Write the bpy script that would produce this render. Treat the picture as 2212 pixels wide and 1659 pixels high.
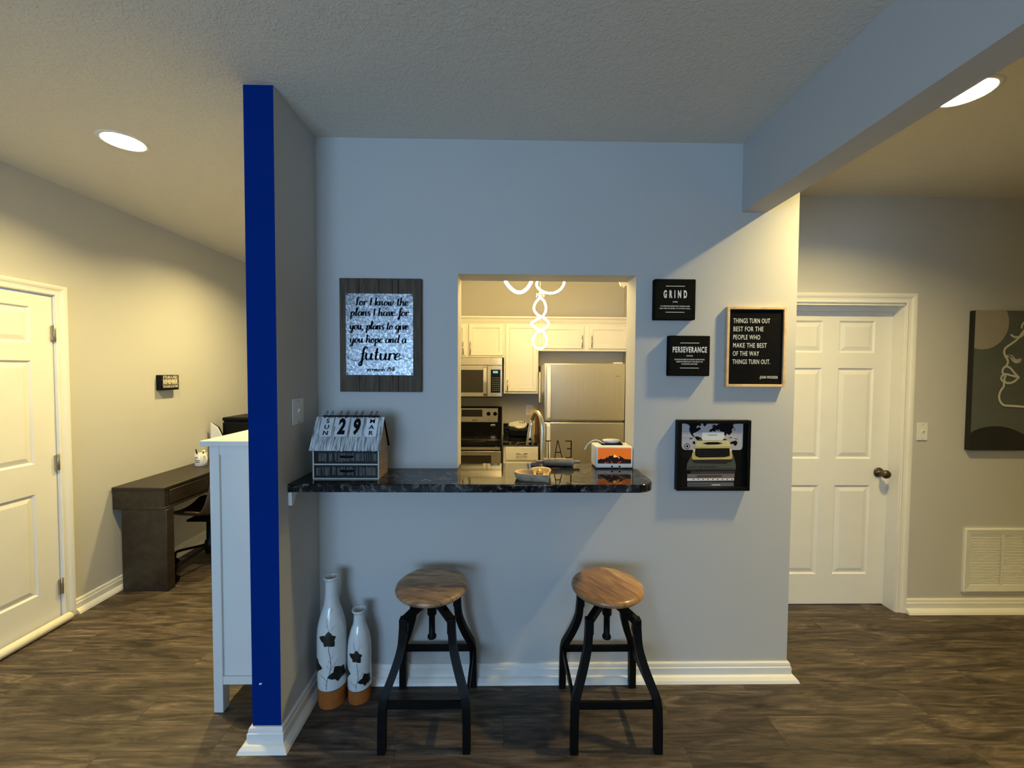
import bpy, bmesh, math, random
from mathutils import Vector, Matrix
for o in list(bpy.data.objects):
    bpy.data.objects.remove(o)
S = bpy.context.scene
COL = S.collection
PI = math.pi
random.seed(7)

# ------------------------------------------------------------------ camera
H = 1.5973
YAW, PITCH, ROLL = .0161, .0326, .0060
def cam_axes(yaw, pitch, roll):
    f = Vector((math.sin(yaw), math.cos(yaw), 0)); r = Vector((math.cos(yaw), -math.sin(yaw), 0)); u = Vector((0, 0, 1))
    w = f * math.cos(pitch) - u * math.sin(pitch); u2 = u * math.cos(pitch) + f * math.sin(pitch)
    return r * math.cos(roll) + u2 * math.sin(roll), u2 * math.cos(roll) - r * math.sin(roll), w
cr, cu, cw = cam_axes(YAW, PITCH, ROLL)
cd = bpy.data.cameras.new('camera'); cam = bpy.data.objects.new('camera', cd); COL.objects.link(cam)
cd.sensor_width = 36; cd.sensor_fit = 'HORIZONTAL'; cd.lens = 880 / 2212 * 36; cd.clip_start = .02
cam.matrix_world = Matrix(((cr.x, cu.x, -cw.x, 0), (cr.y, cu.y, -cw.y, 0), (cr.z, cu.z, -cw.z, H), (0, 0, 0, 1)))
S.camera = cam

# ------------------------------------------------------------------ world, daylight, exposure
W = bpy.data.worlds.new('world'); S.world = W; W.use_nodes = True
bg = W.node_tree.nodes['Background']; bg.inputs[0].default_value = (.50, .70, 1, 1); bg.inputs[1].default_value = 1.7
S.view_settings.view_transform = 'Standard'; S.view_settings.look = 'None'
S.view_settings.exposure = 0.0; S.view_settings.gamma = 1.0; S.view_settings.use_curve_mapping = False
la = bpy.data.lights.new('window_daylight', 'AREA'); la.shape = 'RECTANGLE'; la.size = 1.9; la.size_y = 1.9
la.energy = 126; la.color = (.40, .665, 1.0)
lo = bpy.data.objects.new('window_daylight', la); COL.objects.link(lo); lo.location = (-1.5, -3.3, 1.35); lo.rotation_euler = (PI / 2, 0, 0)
CAN_POWER = 1150.0        # emission strength of the recessed lamps
PENDANT_POWER = 85.0    # emission strength of the pendant ribbons
WARM = (1.0, .78, .31)

# ------------------------------------------------------------------ materials
def mk(name, col, rough=.5, metal=0., var=.06, vscale=6., bump=0., bscale=60., emit=None, estr=0., coat=0., stretch=None, spec=None):
    m = bpy.data.materials.new(name); m.use_nodes = True; nt = m.node_tree; N = nt.nodes; L = nt.links
    b = N['Principled BSDF']
    b.inputs['Roughness'].default_value = rough; b.inputs['Metallic'].default_value = metal
    if coat: b.inputs['Coat Weight'].default_value = coat; b.inputs['Coat Roughness'].default_value = .06
    if spec is not None: b.inputs['Specular IOR Level'].default_value = spec
    tc = N.new('ShaderNodeTexCoord'); mp = N.new('ShaderNodeMapping'); L.new(tc.outputs['Object'], mp.inputs[0])
    if stretch: mp.inputs['Scale'].default_value = stretch
    if var > 0:
        n = N.new('ShaderNodeTexNoise'); n.inputs['Scale'].default_value = vscale; n.inputs['Detail'].default_value = 4
        L.new(mp.outputs[0], n.inputs['Vector'])
        r = N.new('ShaderNodeValToRGB'); L.new(n.outputs['Fac'], r.inputs[0])
        r.color_ramp.elements[0].position = .3; r.color_ramp.elements[1].position = .7
        r.color_ramp.elements[0].color = (*[max(0, c * (1 - var)) for c in col], 1); r.color_ramp.elements[1].color = (*[min(1, c * (1 + var)) for c in col], 1)
        L.new(r.outputs[0], b.inputs['Base Color'])
    else:
        b.inputs['Base Color'].default_value = (*col, 1)
    if bump > 0:
        n2 = N.new('ShaderNodeTexNoise'); n2.inputs['Scale'].default_value = bscale; n2.inputs['Detail'].default_value = 3
        L.new(mp.outputs[0], n2.inputs['Vector'])
        bp = N.new('ShaderNodeBump'); bp.inputs['Strength'].default_value = bump; bp.inputs['Distance'].default_value = .004
        L.new(n2.outputs['Fac'], bp.inputs['Height']); L.new(bp.outputs[0], b.inputs['Normal'])
    if emit:
        b.inputs['Emission Color'].default_value = (*emit, 1); b.inputs['Emission Strength'].default_value = estr
    return m

def ramp(N, pts):
    r = N.new('ShaderNodeValToRGB'); e = r.color_ramp.elements
    while len(e) < len(pts): e.new(.5)
    for i, (p, c) in enumerate(pts): e[i].position = p; e[i].color = (*c, 1)
    return r

def floor_mat():
    m = bpy.data.materials.new('wood_plank_floor'); m.use_nodes = True; nt = m.node_tree; N = nt.nodes; L = nt.links; b = N['Principled BSDF']
    tc = N.new('ShaderNodeTexCoord')
    br = N.new('ShaderNodeTexBrick'); br.offset = .37; br.offset_frequency = 2
    br.inputs['Scale'].default_value = 1; br.inputs['Brick Width'].default_value = 1.22; br.inputs['Row Height'].default_value = .152
    br.inputs['Mortar Size'].default_value = .0012; br.inputs['Mortar Smooth'].default_value = .1; br.inputs['Bias'].default_value = 0
    br.inputs['Color1'].default_value = (0, 0, 0, 1); br.inputs['Color2'].default_value = (1, 1, 1, 1); br.inputs['Mortar'].default_value = (.5, .5, .5, 1)
    L.new(tc.outputs['Object'], br.inputs['Vector'])
    # grain: noise stretched along x and shifted per plank
    sep = N.new('ShaderNodeSeparateXYZ'); L.new(tc.outputs['Object'], sep.inputs[0])
    mul = N.new('ShaderNodeMath'); mul.operation = 'MULTIPLY'; mul.inputs[1].default_value = 13.7; L.new(br.outputs['Color'], mul.inputs[0])
    cmb = N.new('ShaderNodeCombineXYZ'); L.new(sep.outputs[0], cmb.inputs[0]); L.new(sep.outputs[1], cmb.inputs[1]); L.new(mul.outputs[0], cmb.inputs[2])
    mp = N.new('ShaderNodeMapping'); mp.inputs['Scale'].default_value = (1.9, 13, 1); L.new(cmb.outputs[0], mp.inputs[0])
    n1 = N.new('ShaderNodeTexNoise'); n1.inputs['Scale'].default_value = 1.5; n1.inputs['Detail'].default_value = 9; n1.inputs['Roughness'].default_value = .68; n1.inputs['Distortion'].default_value = 1.1
    L.new(mp.outputs[0], n1.inputs['Vector'])
    mp2 = N.new('ShaderNodeMapping'); mp2.inputs['Scale'].default_value = (5, 60, 1); L.new(cmb.outputs[0], mp2.inputs[0])
    n2 = N.new('ShaderNodeTexNoise'); n2.inputs['Scale'].default_value = 1.2; n2.inputs['Detail'].default_value = 4; L.new(mp2.outputs[0], n2.inputs['Vector'])
    r1 = ramp(N, [(.30, (.016, .0125, .010)), (.44, (.054, .042, .033)), (.56, (.104, .081, .063)), (.72, (.220, .173, .130))])
    L.new(n1.outputs['Fac'], r1.inputs[0])
    r2 = ramp(N, [(.3, (.62, .60, .58)), (.7, (1.22, 1.2, 1.18))]); L.new(n2.outputs['Fac'], r2.inputs[0])
    mx = N.new('ShaderNodeMix'); mx.data_type = 'RGBA'; mx.blend_type = 'MULTIPLY'; mx.inputs[0].default_value = 1
    L.new(r1.outputs[0], mx.inputs[6]); L.new(r2.outputs[0], mx.inputs[7])
    r3 = ramp(N, [(0, (.84, .83, .83)), (1, (1.10, 1.08, 1.05))]); L.new(br.outputs['Color'], r3.inputs[0])
    mx2 = N.new('ShaderNodeMix'); mx2.data_type = 'RGBA'; mx2.blend_type = 'MULTIPLY'; mx2.inputs[0].default_value = 1
    L.new(mx.outputs[2], mx2.inputs[6]); L.new(r3.outputs[0], mx2.inputs[7])
    mx3 = N.new('ShaderNodeMix'); mx3.data_type = 'RGBA'; mx3.inputs[7].default_value = (.028, .023, .019, 1)
    L.new(br.outputs['Fac'], mx3.inputs[0]); L.new(mx2.outputs[2], mx3.inputs[6])
    L.new(mx3.outputs[2], b.inputs['Base Color']); b.inputs['Roughness'].default_value = .48; b.inputs['Specular IOR Level'].default_value = .35
    bp = N.new('ShaderNodeBump'); bp.inputs['Strength'].default_value = .15; bp.inputs['Distance'].default_value = .002
    L.new(n2.outputs['Fac'], bp.inputs['Height']); L.new(bp.outputs[0], b.inputs['Normal'])
    return m

def granite_mat():
    m = bpy.data.materials.new('black_granite'); m.use_nodes = True; nt = m.node_tree; N = nt.nodes; L = nt.links; b = N['Principled BSDF']
    tc = N.new('ShaderNodeTexCoord')
    n1 = N.new('ShaderNodeTexNoise'); n1.inputs['Scale'].default_value = 22; n1.inputs['Detail'].default_value = 6; n1.inputs['Roughness'].default_value = .7; n1.inputs['Distortion'].default_value = 1.2
    L.new(tc.outputs['Object'], n1.inputs['Vector'])
    r1 = ramp(N, [(.44, (.0025, .0025, .003)), (.54, (.012, .012, .013)), (.62, (.075, .070, .066)), (.74, (.30, .28, .27))]); L.new(n1.outputs['Fac'], r1.inputs[0])
    L.new(r1.outputs[0], b.inputs['Base Color'])
    b.inputs['Roughness'].default_value = .05; b.inputs['Specular IOR Level'].default_value = .38
    return m

def ceiling_mat():
    m = bpy.data.materials.new('textured_ceiling'); m.use_nodes = True; nt = m.node_tree; N = nt.nodes; L = nt.links; b = N['Principled BSDF']
    b.inputs['Base Color'].default_value = (.72, .67, .575, 1); b.inputs['Roughness'].default_value = .9
    tc = N.new('ShaderNodeTexCoord')
    v = N.new('ShaderNodeTexNoise'); v.inputs['Scale'].default_value = 55; v.inputs['Detail'].default_value = 4; v.inputs['Roughness'].default_value = .6; v.inputs['Distortion'].default_value = .8
    L.new(tc.outputs['Object'], v.inputs['Vector'])
    r = ramp(N, [(.46, (0, 0, 0)), (.6, (1, 1, 1))]); L.new(v.outputs['Fac'], r.inputs[0])
    bp = N.new('ShaderNodeBump'); bp.inputs['Strength'].default_value = .35; bp.inputs['Distance'].default_value = .004
    L.new(r.outputs[0], bp.inputs['Height']); L.new(bp.outputs[0], b.inputs['Normal'])
    return m

def wood_mat(name, cols, scale=(3, 30, 30), ns=1.2, rough=.4, plank=None, pdir=0, coat=0., strip=None):
    m = bpy.data.materials.new(name); m.use_nodes = True; nt = m.node_tree; N = nt.nodes; L = nt.links; b = N['Principled BSDF']
    tc = N.new('ShaderNodeTexCoord'); mp = N.new('ShaderNodeMapping'); mp.inputs['Scale'].default_value = scale
    src = tc.outputs['Object']
    if plank:
        rot = N.new('ShaderNodeMapping'); rot.inputs['Rotation'].default_value = (0, 0, pdir); L.new(src, rot.inputs[0]); src = rot.outputs[0]
        sp = N.new('ShaderNodeSeparateXYZ'); L.new(src, sp.inputs[0])
        d = N.new('ShaderNodeMath'); d.operation = 'DIVIDE'; d.inputs[1].default_value = plank; L.new(sp.outputs[1], d.inputs[0])
        fl = N.new('ShaderNodeMath'); fl.operation = 'FLOOR'; L.new(d.outputs[0], fl.inputs[0])
        wn = N.new('ShaderNodeTexWhiteNoise'); wn.noise_dimensions = '1D'; L.new(fl.outputs[0], wn.inputs['W'])
        ad = N.new('ShaderNodeMath'); ad.operation = 'MULTIPLY_ADD'; ad.inputs[1].default_value = 9.; L.new(wn.outputs['Value'], ad.inputs[0]); L.new(sp.outputs[2], ad.inputs[2])
        cb = N.new('ShaderNodeCombineXYZ'); L.new(sp.outputs[0], cb.inputs[0]); L.new(sp.outputs[1], cb.inputs[1]); L.new(ad.outputs[0], cb.inputs[2]); src = cb.outputs[0]
    L.new(src, mp.inputs[0])
    n = N.new('ShaderNodeTexNoise'); n.inputs['Scale'].default_value = ns; n.inputs['Detail'].default_value = 6; n.inputs['Distortion'].default_value = 1.2
    L.new(mp.outputs[0], n.inputs['Vector'])
    r = ramp(N, [(.3, cols[0]), (.5, cols[1]), (.7, cols[2])]); L.new(n.outputs['Fac'], r.inputs[0])
    out = r.outputs[0]
    if plank:
        r2 = ramp(N, [(0, (.62, .58, .56)), (1, (1.15, 1.1, 1.0))]); L.new(wn.outputs['Value'], r2.inputs[0])
        mx = N.new('ShaderNodeMix'); mx.data_type = 'RGBA'; mx.blend_type = 'MULTIPLY'; mx.inputs[0].default_value = 1
        L.new(out, mx.inputs[6]); L.new(r2.outputs[0], mx.inputs[7]); out = mx.outputs[2]
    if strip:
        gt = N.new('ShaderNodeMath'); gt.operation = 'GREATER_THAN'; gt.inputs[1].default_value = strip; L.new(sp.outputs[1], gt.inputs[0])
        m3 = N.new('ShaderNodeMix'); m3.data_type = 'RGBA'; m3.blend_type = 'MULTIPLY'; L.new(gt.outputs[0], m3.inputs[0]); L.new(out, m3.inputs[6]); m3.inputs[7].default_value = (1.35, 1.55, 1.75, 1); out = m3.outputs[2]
    L.new(out, b.inputs['Base Color']); b.inputs['Roughness'].default_value = rough
    if coat: b.inputs['Coat Weight'].default_value = coat; b.inputs['Coat Roughness'].default_value = .12
    return m

def galv_mat():
    m = bpy.data.materials.new('galvanised_metal'); m.use_nodes = True; nt = m.node_tree; N = nt.nodes; L = nt.links; b = N['Principled BSDF']
    tc = N.new('ShaderNodeTexCoord'); v = N.new('ShaderNodeTexNoise'); v.inputs['Scale'].default_value = 85; v.inputs['Detail'].default_value = 3; v.inputs['Distortion'].default_value = .8
    L.new(tc.outputs['Object'], v.inputs['Vector'])
    r = ramp(N, [(.34, (.11, .113, .12)), (.5, (.20, .205, .215)), (.66, (.42, .425, .435))]); L.new(v.outputs['Fac'], r.inputs[0]); L.new(r.outputs[0], b.inputs['Base Color'])
    b.inputs['Metallic'].default_value = .85; b.inputs['Roughness'].default_value = .36
    n = N.new('ShaderNodeTexNoise'); n.inputs['Scale'].default_value = 45; L.new(tc.outputs['Object'], n.inputs['Vector'])
    bp = N.new('ShaderNodeBump'); bp.inputs['Strength'].default_value = .12; bp.inputs['Distance'].default_value = .002
    L.new(n.outputs['Fac'], bp.inputs['Height']); L.new(bp.outputs[0], b.inputs['Normal'])
    return m

def stripe_mat(name, dark, light, scale, axis, rough=.6, thr=.5):
    m = bpy.data.materials.new(name); m.use_nodes = True; nt = m.node_tree; N = nt.nodes; L = nt.links; b = N['Principled BSDF']
    tc = N.new('ShaderNodeTexCoord'); mp = N.new('ShaderNodeMapping'); mp.inputs['Scale'].default_value = axis; L.new(tc.outputs['Object'], mp.inputs[0])
    n = N.new('ShaderNodeTexNoise'); n.inputs['Scale'].default_value = scale; n.inputs['Detail'].default_value = 5; L.new(mp.outputs[0], n.inputs['Vector'])
    r = ramp(N, [(thr - .12, dark), (thr + .08, light)]); L.new(n.outputs['Fac'], r.inputs[0]); L.new(r.outputs[0], b.inputs['Base Color'])
    b.inputs['Roughness'].default_value = rough
    return m

def steel_mat(name, col=(.55, .54, .52), rough=.3):
    m = mk(name, col, rough, 1., .05, 3, stretch=(60, 60, .6)); return m

M = dict(
    wall=mk('wall_paint', (.50, .495, .48), .85, var=.015, vscale=2, bump=.06, bscale=120),
    blue=mk('blue_paint', (.0004, .021, .170), .9, var=.03, vscale=3, bump=.05, bscale=120, spec=.04),
    white=mk('white_trim_paint', (.74, .73, .70), .45, var=.02),
    ceil=ceiling_mat(), floor=floor_mat(), granite=granite_mat(),
    black=mk('black_metal', (.003, .003, .003), .5, 0., .2, 20, spec=.14),
    blackp=mk('black_plastic', (.004, .004, .004), .4, var=.1, spec=.12),
    canvas=mk('black_canvas', (.005, .005, .0045), .9, var=.15, vscale=40, bump=.1, bscale=400, spec=.08),
    ink=mk('black_ink', (.005, .005, .007), .8, var=.05, spec=.1),
    print_white=mk('white_print', (.72, .72, .70), .7, var=.03),
    felt=mk('black_felt', (.006, .006, .006), .95, var=.2, vscale=60, spec=.08),
    pine=wood_mat('light_pine', ((.55, .36, .18), (.68, .47, .25), (.75, .55, .32)), (4, 4, 4), 4, .5),
    wallboard=wood_mat('weathered_board', ((.030, .018, .009), (.062, .038, .019), (.105, .067, .035)), (40, 40, 3), 1.4, .7),
    seat_grey=wood_mat('greyish_mango_wood', ((.20, .112, .055), (.50, .31, .155), (.72, .48, .255)), (5, 26, 5), 1.6, .4, .105, .06, .18),
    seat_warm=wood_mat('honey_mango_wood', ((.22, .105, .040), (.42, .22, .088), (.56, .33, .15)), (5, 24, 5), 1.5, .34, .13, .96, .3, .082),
    galv=galv_mat(),
    glaze=mk('white_glaze', (.62, .63, .62), .16, var=.06, vscale=14, coat=.6, bump=.05, bscale=30),
    terra=mk('terracotta', (.30, .090, .016), .8, var=.12, vscale=40, spec=.2),
    flower=mk('black_flower_paint', (.012, .010, .008), .4, var=.2),
    vine=mk('grey_vine_paint', (.07, .075, .08), .5, var=.2),
    boxwood=wood_mat('oak_veneer', ((.30, .19, .09), (.38, .25, .125), (.44, .30, .16)), (3, 3, 20), 2, .5),
    edgewood=mk('pale_edge_wood', (.44, .42, .37), .6, var=.1, vscale=20),
    thatch=stripe_mat('whitewashed_thatch', (.13, .14, .15), (.62, .63, .64), 1.6, (75, 8, 8), .8, .46),
    wicker=stripe_mat('dark_slat_front', (.006, .006, .006), (.12, .115, .105), 1.5, (95, 4, 10), .5, .5),
    card=mk('calendar_card', (.52, .53, .55), .6, var=.15, vscale=25),
    cardw=mk('bright_card', (.66, .68, .72), .6, var=.08, vscale=25),
    desk=wood_mat('dark_walnut', ((.009, .006, .004), (.018, .012, .007), (.030, .020, .012)), (12, 2, 12), 1.5, .42),
    dresser=mk('white_lacquer', (.66, .66, .64), .4, var=.02),
    leather=mk('brown_leather', (.045, .026, .016), .5, var=.2, vscale=20),
    steel=steel_mat('brushed_steel', (.66, .62, .54)), steel_d=steel_mat('darker_steel', (.42, .41, .39), .34), chrome=mk('chrome', (.62, .62, .62), .12, 1., .03),
    handle=mk('pale_handle_metal', (.72, .70, .68), .45, .25, .03),
    bronze=mk('aged_bronze', (.11, .09, .055), .35, .9, .15, 20),
    nickel=mk('satin_nickel', (.40, .37, .30), .35, .9, .05),
    cab=mk('cream_cabinet', (.76, .73, .66), .4, var=.02),
    kwall=mk('kitchen_wall_paint', (.50, .485, .46), .85, var=.015, vscale=2),
    glass=mk('dark_glass', (.004, .004, .004), .12, var=.05, spec=.35),
    glass_mw=mk('smoked_glass', (.030, .026, .020), .18, var=.1, spec=.4),
    ceramic=mk('white_ceramic', (.70, .69, .67), .25, var=.03, coat=.4),
    plastic=mk('white_plastic', (.72, .72, .71), .4, var=.02),
    cloth=mk('white_cotton', (.74, .70, .60), .9, var=.05, bump=.2, bscale=90),
    bowlwood=wood_mat('heart_bowl_wood', ((.20, .145, .09), (.30, .225, .145), (.38, .29, .19)), (10, 30, 30), 1.6, .6),
    bowlin=wood_mat('heart_bowl_inside', ((.42, .28, .14), (.52, .36, .19), (.60, .43, .24)), (10, 30, 30), 1.4, .6),
    greywood=wood_mat('grey_beech', ((.16, .13, .115), (.23, .19, .165), (.30, .25, .21)), (8, 40, 40), 1.5, .6),
    gold=mk('gold_foil', (.75, .52, .16), .3, .8, .2, 60, bump=.9, bscale=160),
    papercup=mk('brown_paper', (.06, .03, .015), .7, var=.2),
    lamp=mk('lamp_glow', (1, 1, 1), .5, var=0, emit=WARM, estr=CAN_POWER),
    led=mk('led_ribbon', (1, 1, 1), .5, var=0, emit=(1.0, .75, .31), estr=PENDANT_POWER),
    fire=mk('flame_orange', (.02, .01, .005), .3, var=0, emit=(.80, .17, .012), estr=.75),
    flame=mk('flame_yellow', (.02, .01, .005), .3, var=0, emit=(1, .50, .10), estr=1.1),
    ember=mk('ember_red', (.02, .005, .005), .3, var=0, emit=(.7, .06, .06), estr=.7),
    log=mk('screen_log', (.012, .006, .006), .3, var=.2),
    blockwood=wood_mat('beech_block', ((.55, .33, .14), (.64, .41, .19), (.70, .48, .24)), (20, 20, 4), 2, .5),
    display=mk('green_display', (.01, .02, .02), .3, var=0, emit=(.25, .75, .75), estr=.8),
    keypad=mk('keypad_print', (.12, .14, .15), .5, var=.1),
    art_bg=mk('slate_green_paint', (.085, .095, .085), .8, var=.06, vscale=12),
    art_moon=mk('beige_paint', (.30, .27, .22), .8, var=.05, vscale=12),
    art_line=mk('cream_line_paint', (.55, .54, .46), .8, var=.05),
    art_hill=mk('black_paint', (.008, .007, .006), .8, var=.1),
    map_bg=mk('map_paper', (.42, .40, .42), .7, var=.08, vscale=10),
    typ_y=mk('typewriter_yellow', (.55, .42, .12), .5, var=.12, vscale=14),
    typ_l=mk('typewriter_cream', (.62, .55, .28), .5, var=.08, vscale=14),
    bk_green=mk('book_green', (.060, .064, .048), .7, var=.15), bk_pink=mk('book_mauve', (.16, .12, .11), .7, var=.1), bk_grey=mk('book_grey', (.11, .11, .12), .7, var=.1),
    bk_dark=mk('book_dark', (.02, .022, .02), .7, var=.1), grey_ink=mk('grey_ink', (.05, .05, .05), .7, var=.1),
    filter=mk('vent_filter', (.34, .31, .24), .9, var=.1, vscale=30),
    sign_cream=mk('cream_sign_print', (.62, .56, .42), .7, var=.05),
    draft=mk('white_fabric_roll', (.72, .69, .58), .85, var=.03),
)

# ------------------------------------------------------------------ mesh builder
class MB:
    def __init__(s): s.bm = bmesh.new(); s.mats = []
    def mi(s, m):
        if m is None: m = 'white'
        if m not in s.mats: s.mats.append(m)
        return s.mats.index(m)
    def face(s, pts, m=None, smooth=False):
        vs = [s.bm.verts.new(p) for p in pts]
        f = s.bm.faces.new(vs); f.material_index = s.mi(m); f.smooth = smooth
        return f
    def box(s, a, b, m=None, bev=0., seg=2):
        x0, x1 = sorted((a[0], b[0])); y0, y1 = sorted((a[1], b[1])); z0, z1 = sorted((a[2], b[2]))
        v = [s.bm.verts.new(p) for p in ((x0, y0, z0), (x1, y0, z0), (x1, y1, z0), (x0, y1, z0), (x0, y0, z1), (x1, y0, z1), (x1, y1, z1), (x0, y1, z1))]
        fs = [s.bm.faces.new([v[i] for i in q]) for q in ((3, 2, 1, 0), (4, 5, 6, 7), (0, 1, 5, 4), (1, 2, 6, 5), (2, 3, 7, 6), (3, 0, 4, 7))]
        k = s.mi(m)
        for f in fs: f.material_index = k
        if bev > 0:
            es = list({e for f in fs for e in f.edges})
            r = bmesh.ops.bevel(s.bm, geom=es, offset=bev, segments=seg, affect='EDGES', profile=.5)
            for f in r['faces']: f.material_index = k; f.smooth = True
        return s
    def prism(s, pts, vec, m=None, mside=None, smooth=False):
        """closed outline pts (3d) extruded along vec"""
        vec = Vector(vec); a = [s.bm.verts.new(p) for p in pts]; b = [s.bm.verts.new(Vector(p) + vec) for p in pts]; n = len(pts)
        f = s.bm.faces.new(a[::-1]); f.material_index = s.mi(m); f = s.bm.faces.new(b); f.material_index = s.mi(m)
        for i in range(n):
            f = s.bm.faces.new((a[i], a[(i + 1) % n], b[(i + 1) % n], b[i])); f.material_index = s.mi(mside or m); f.smooth = smooth
        return s
    def loft(s, rings, m=None, cap=True, smooth=True, closed=True, mfun=None):
        V = [[s.bm.verts.new(p) for p in r] for r in rings]; k = s.mi(m)
        for j, (r0, r1) in enumerate(zip(V, V[1:])):
            n = len(r0)
            for i in range(n if closed else n - 1):
                f = s.bm.faces.new((r0[i], r0[(i + 1) % n], r1[(i + 1) % n], r1[i])); f.smooth = smooth
                f.material_index = s.mi(mfun(j)) if mfun else k
        if cap:
            f = s.bm.faces.new(V[0][::-1]); f.material_index = s.mi(mfun(0)) if mfun else k
            f = s.bm.faces.new(V[-1]); f.material_index = s.mi(mfun(len(V) - 2)) if mfun else k
        return s
    def lathe(s, prof, c=(0, 0, 0), n=32, m=None, axis='Z', cap=True, mfun=None):
        rings = []
        for r, h in prof:
            ring = []
            for i in range(n):
                a = 2 * PI * i / n; x, y = r * math.cos(a), r * math.sin(a)
                p = (x, y, h) if axis == 'Z' else ((h, x, y) if axis == 'X' else (y, h, x))
                ring.append(Vector(c) + Vector(p))
            rings.append(ring)
        return s.loft(rings, m, cap, mfun=mfun)
    def tube(s, path, r, m=None, n=10, closed=False, sq=None, cap=True):
        """tube along path; sq=(w,h) gives a rectangular bar"""
        P = [Vector(p) for p in path]; N = len(P); rings = []; up = None
        for i in range(N):
            t = (P[(i + 1) % N] - P[i - 1]) if (closed or 0 < i < N - 1) else (P[1] - P[0] if i == 0 else P[-1] - P[-2])
            t.normalize()
            if up is None:
                up = Vector((0, 0, 1)) if abs(t.z) < .9 else Vector((0, 1, 0))
            u = (up - t * up.dot(t)).normalized(); w = t.cross(u); up = u
            rr = r[i] if isinstance(r, (list, tuple)) else r
            if sq: rings.append([P[i] + u * a * sq[1] / 2 + w * b * sq[0] / 2 for a, b in ((1, 1), (1, -1), (-1, -1), (-1, 1))])
            else: rings.append([P[i] + (u * math.cos(2 * PI * k / n) + w * math.sin(2 * PI * k / n)) * rr for k in range(n)])
        if closed: rings.append(rings[0]); cap = False
        return s.loft(rings, m, cap, smooth=not sq)
    def sweep(s, path, prof, vax, m=None, sign=1, cap=True):
        """profile (u outward in plane, v along vax) swept with mitred corners"""
        P = [Vector(p) for p in path]; vax = Vector(vax); rings = []
        ds = [(b - a).normalized() for a, b in zip(P, P[1:])]; os_ = [d.cross(vax) * sign for d in ds]
        for i, p in enumerate(P):
            if i == 0: o = os_[0]
            elif i == len(P) - 1: o = os_[-1]
            else: o = (os_[i - 1] + os_[i]) / (1 + os_[i - 1].dot(os_[i]))
            rings.append([p + o * u + vax * v for u, v in prof])
        return s.loft(rings, m, cap, smooth=False)
    def grid_panels(s, xs, zs, panels, F, rings, m=None):
        """front face in F(x,z,depth) coordinates, panels (i,j) cells replaced by nested rings (inset, depth)"""
        for i in range(len(xs) - 1):
            for j in range(len(zs) - 1):
                x0, x1, z0, z1 = xs[i], xs[i + 1], zs[j], zs[j + 1]
                if (i, j) not in panels:
                    s.face([F(x0, z0, 0), F(x1, z0, 0), F(x1, z1, 0), F(x0, z1, 0)], m); continue
                prev = [(x0, z0, 0), (x1, z0, 0), (x1, z1, 0), (x0, z1, 0)]
                for ins, dep in rings:
                    cur = [(x0 + ins, z0 + ins, dep), (x1 - ins, z0 + ins, dep), (x1 - ins, z1 - ins, dep), (x0 + ins, z1 - ins, dep)]
                    for k in range(4):
                        s.face([F(*prev[k]), F(*prev[(k + 1) % 4]), F(*cur[(k + 1) % 4]), F(*cur[k])], m)
                    prev = cur
                s.face([F(*q) for q in prev], m)
        return s
    def text(s, body, size, mat4, m, sx=1., off=0., align='CENTER', space=1., ext=.0004, lh=1., fitw=None):
        c = bpy.data.curves.new('t', 'FONT'); c.body = body; c.size = size; c.align_x = align; c.align_y = 'CENTER'; c.offset = off
        c.space_character = space; c.extrude = ext; c.resolution_u = 3; c.space_line = lh
        o = bpy.data.objects.new('t', c); COL.objects.link(o)
        dg = bpy.context.evaluated_depsgraph_get(); me = bpy.data.meshes.new_from_object(o.evaluated_get(dg))
        if fitw:
            xs_ = [v.co.x for v in me.vertices]; sx = fitw / (max(xs_) - min(xs_))
        k = s.mi(m); vs = [s.bm.verts.new(mat4 @ Vector((v.co.x * sx, v.co.y, v.co.z))) for v in me.vertices]
        for p in me.polygons:
            try:
                f = s.bm.faces.new([vs[i] for i in p.vertices]); f.material_index = k
            except ValueError: pass
        bpy.data.objects.remove(o); bpy.data.curves.remove(c); bpy.data.meshes.remove(me)
        return s
    def ribbon(s, pts, w, F, m, dep=.0005, calli=False, n=6):
        """flat painted stroke through 2d pts (catmull-rom), F maps (x,z,depth) to 3d"""
        q = spline2(pts, n); k = s.mi(m); L = []; R = []
        for i, p in enumerate(q):
            a = q[max(0, i - 1)]; b = q[min(len(q) - 1, i + 1)]; d = Vector((b[0] - a[0], b[1] - a[1]))
            if d.length < 1e-9: d = Vector((1, 0))
            d.normalize(); ww = w
            if calli:
                ww = w * (.32 + .68 * abs(d.y)) * (1 if d.y < .2 else .62)
            nx, nz = -d.y * ww / 2, d.x * ww / 2
            L.append(s.bm.verts.new(F(p[0] + nx, p[1] + nz, dep))); R.append(s.bm.verts.new(F(p[0] - nx, p[1] - nz, dep)))
        for i in range(len(q) - 1):
            f = s.bm.faces.new((R[i], R[i + 1], L[i + 1], L[i])); f.material_index = k
        return s
    def poly(s, pts, F, m, dep=.0005):
        return s.face([F(x, z, dep) for x, z in pts], m)
    def build(s, name, parent=None, m=None, loc=None):
        bm = s.bm
        bmesh.ops.recalc_face_normals(bm, faces=bm.faces[:])
        me = bpy.data.meshes.new(name); bm.to_mesh(me); bm.free()
        for k in (s.mats or [m or 'white']): me.materials.append(M[k])
        o = bpy.data.objects.new(name, me); COL.objects.link(o)
        if parent: o.parent = parent
        if loc: o.location = loc
        return o

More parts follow.
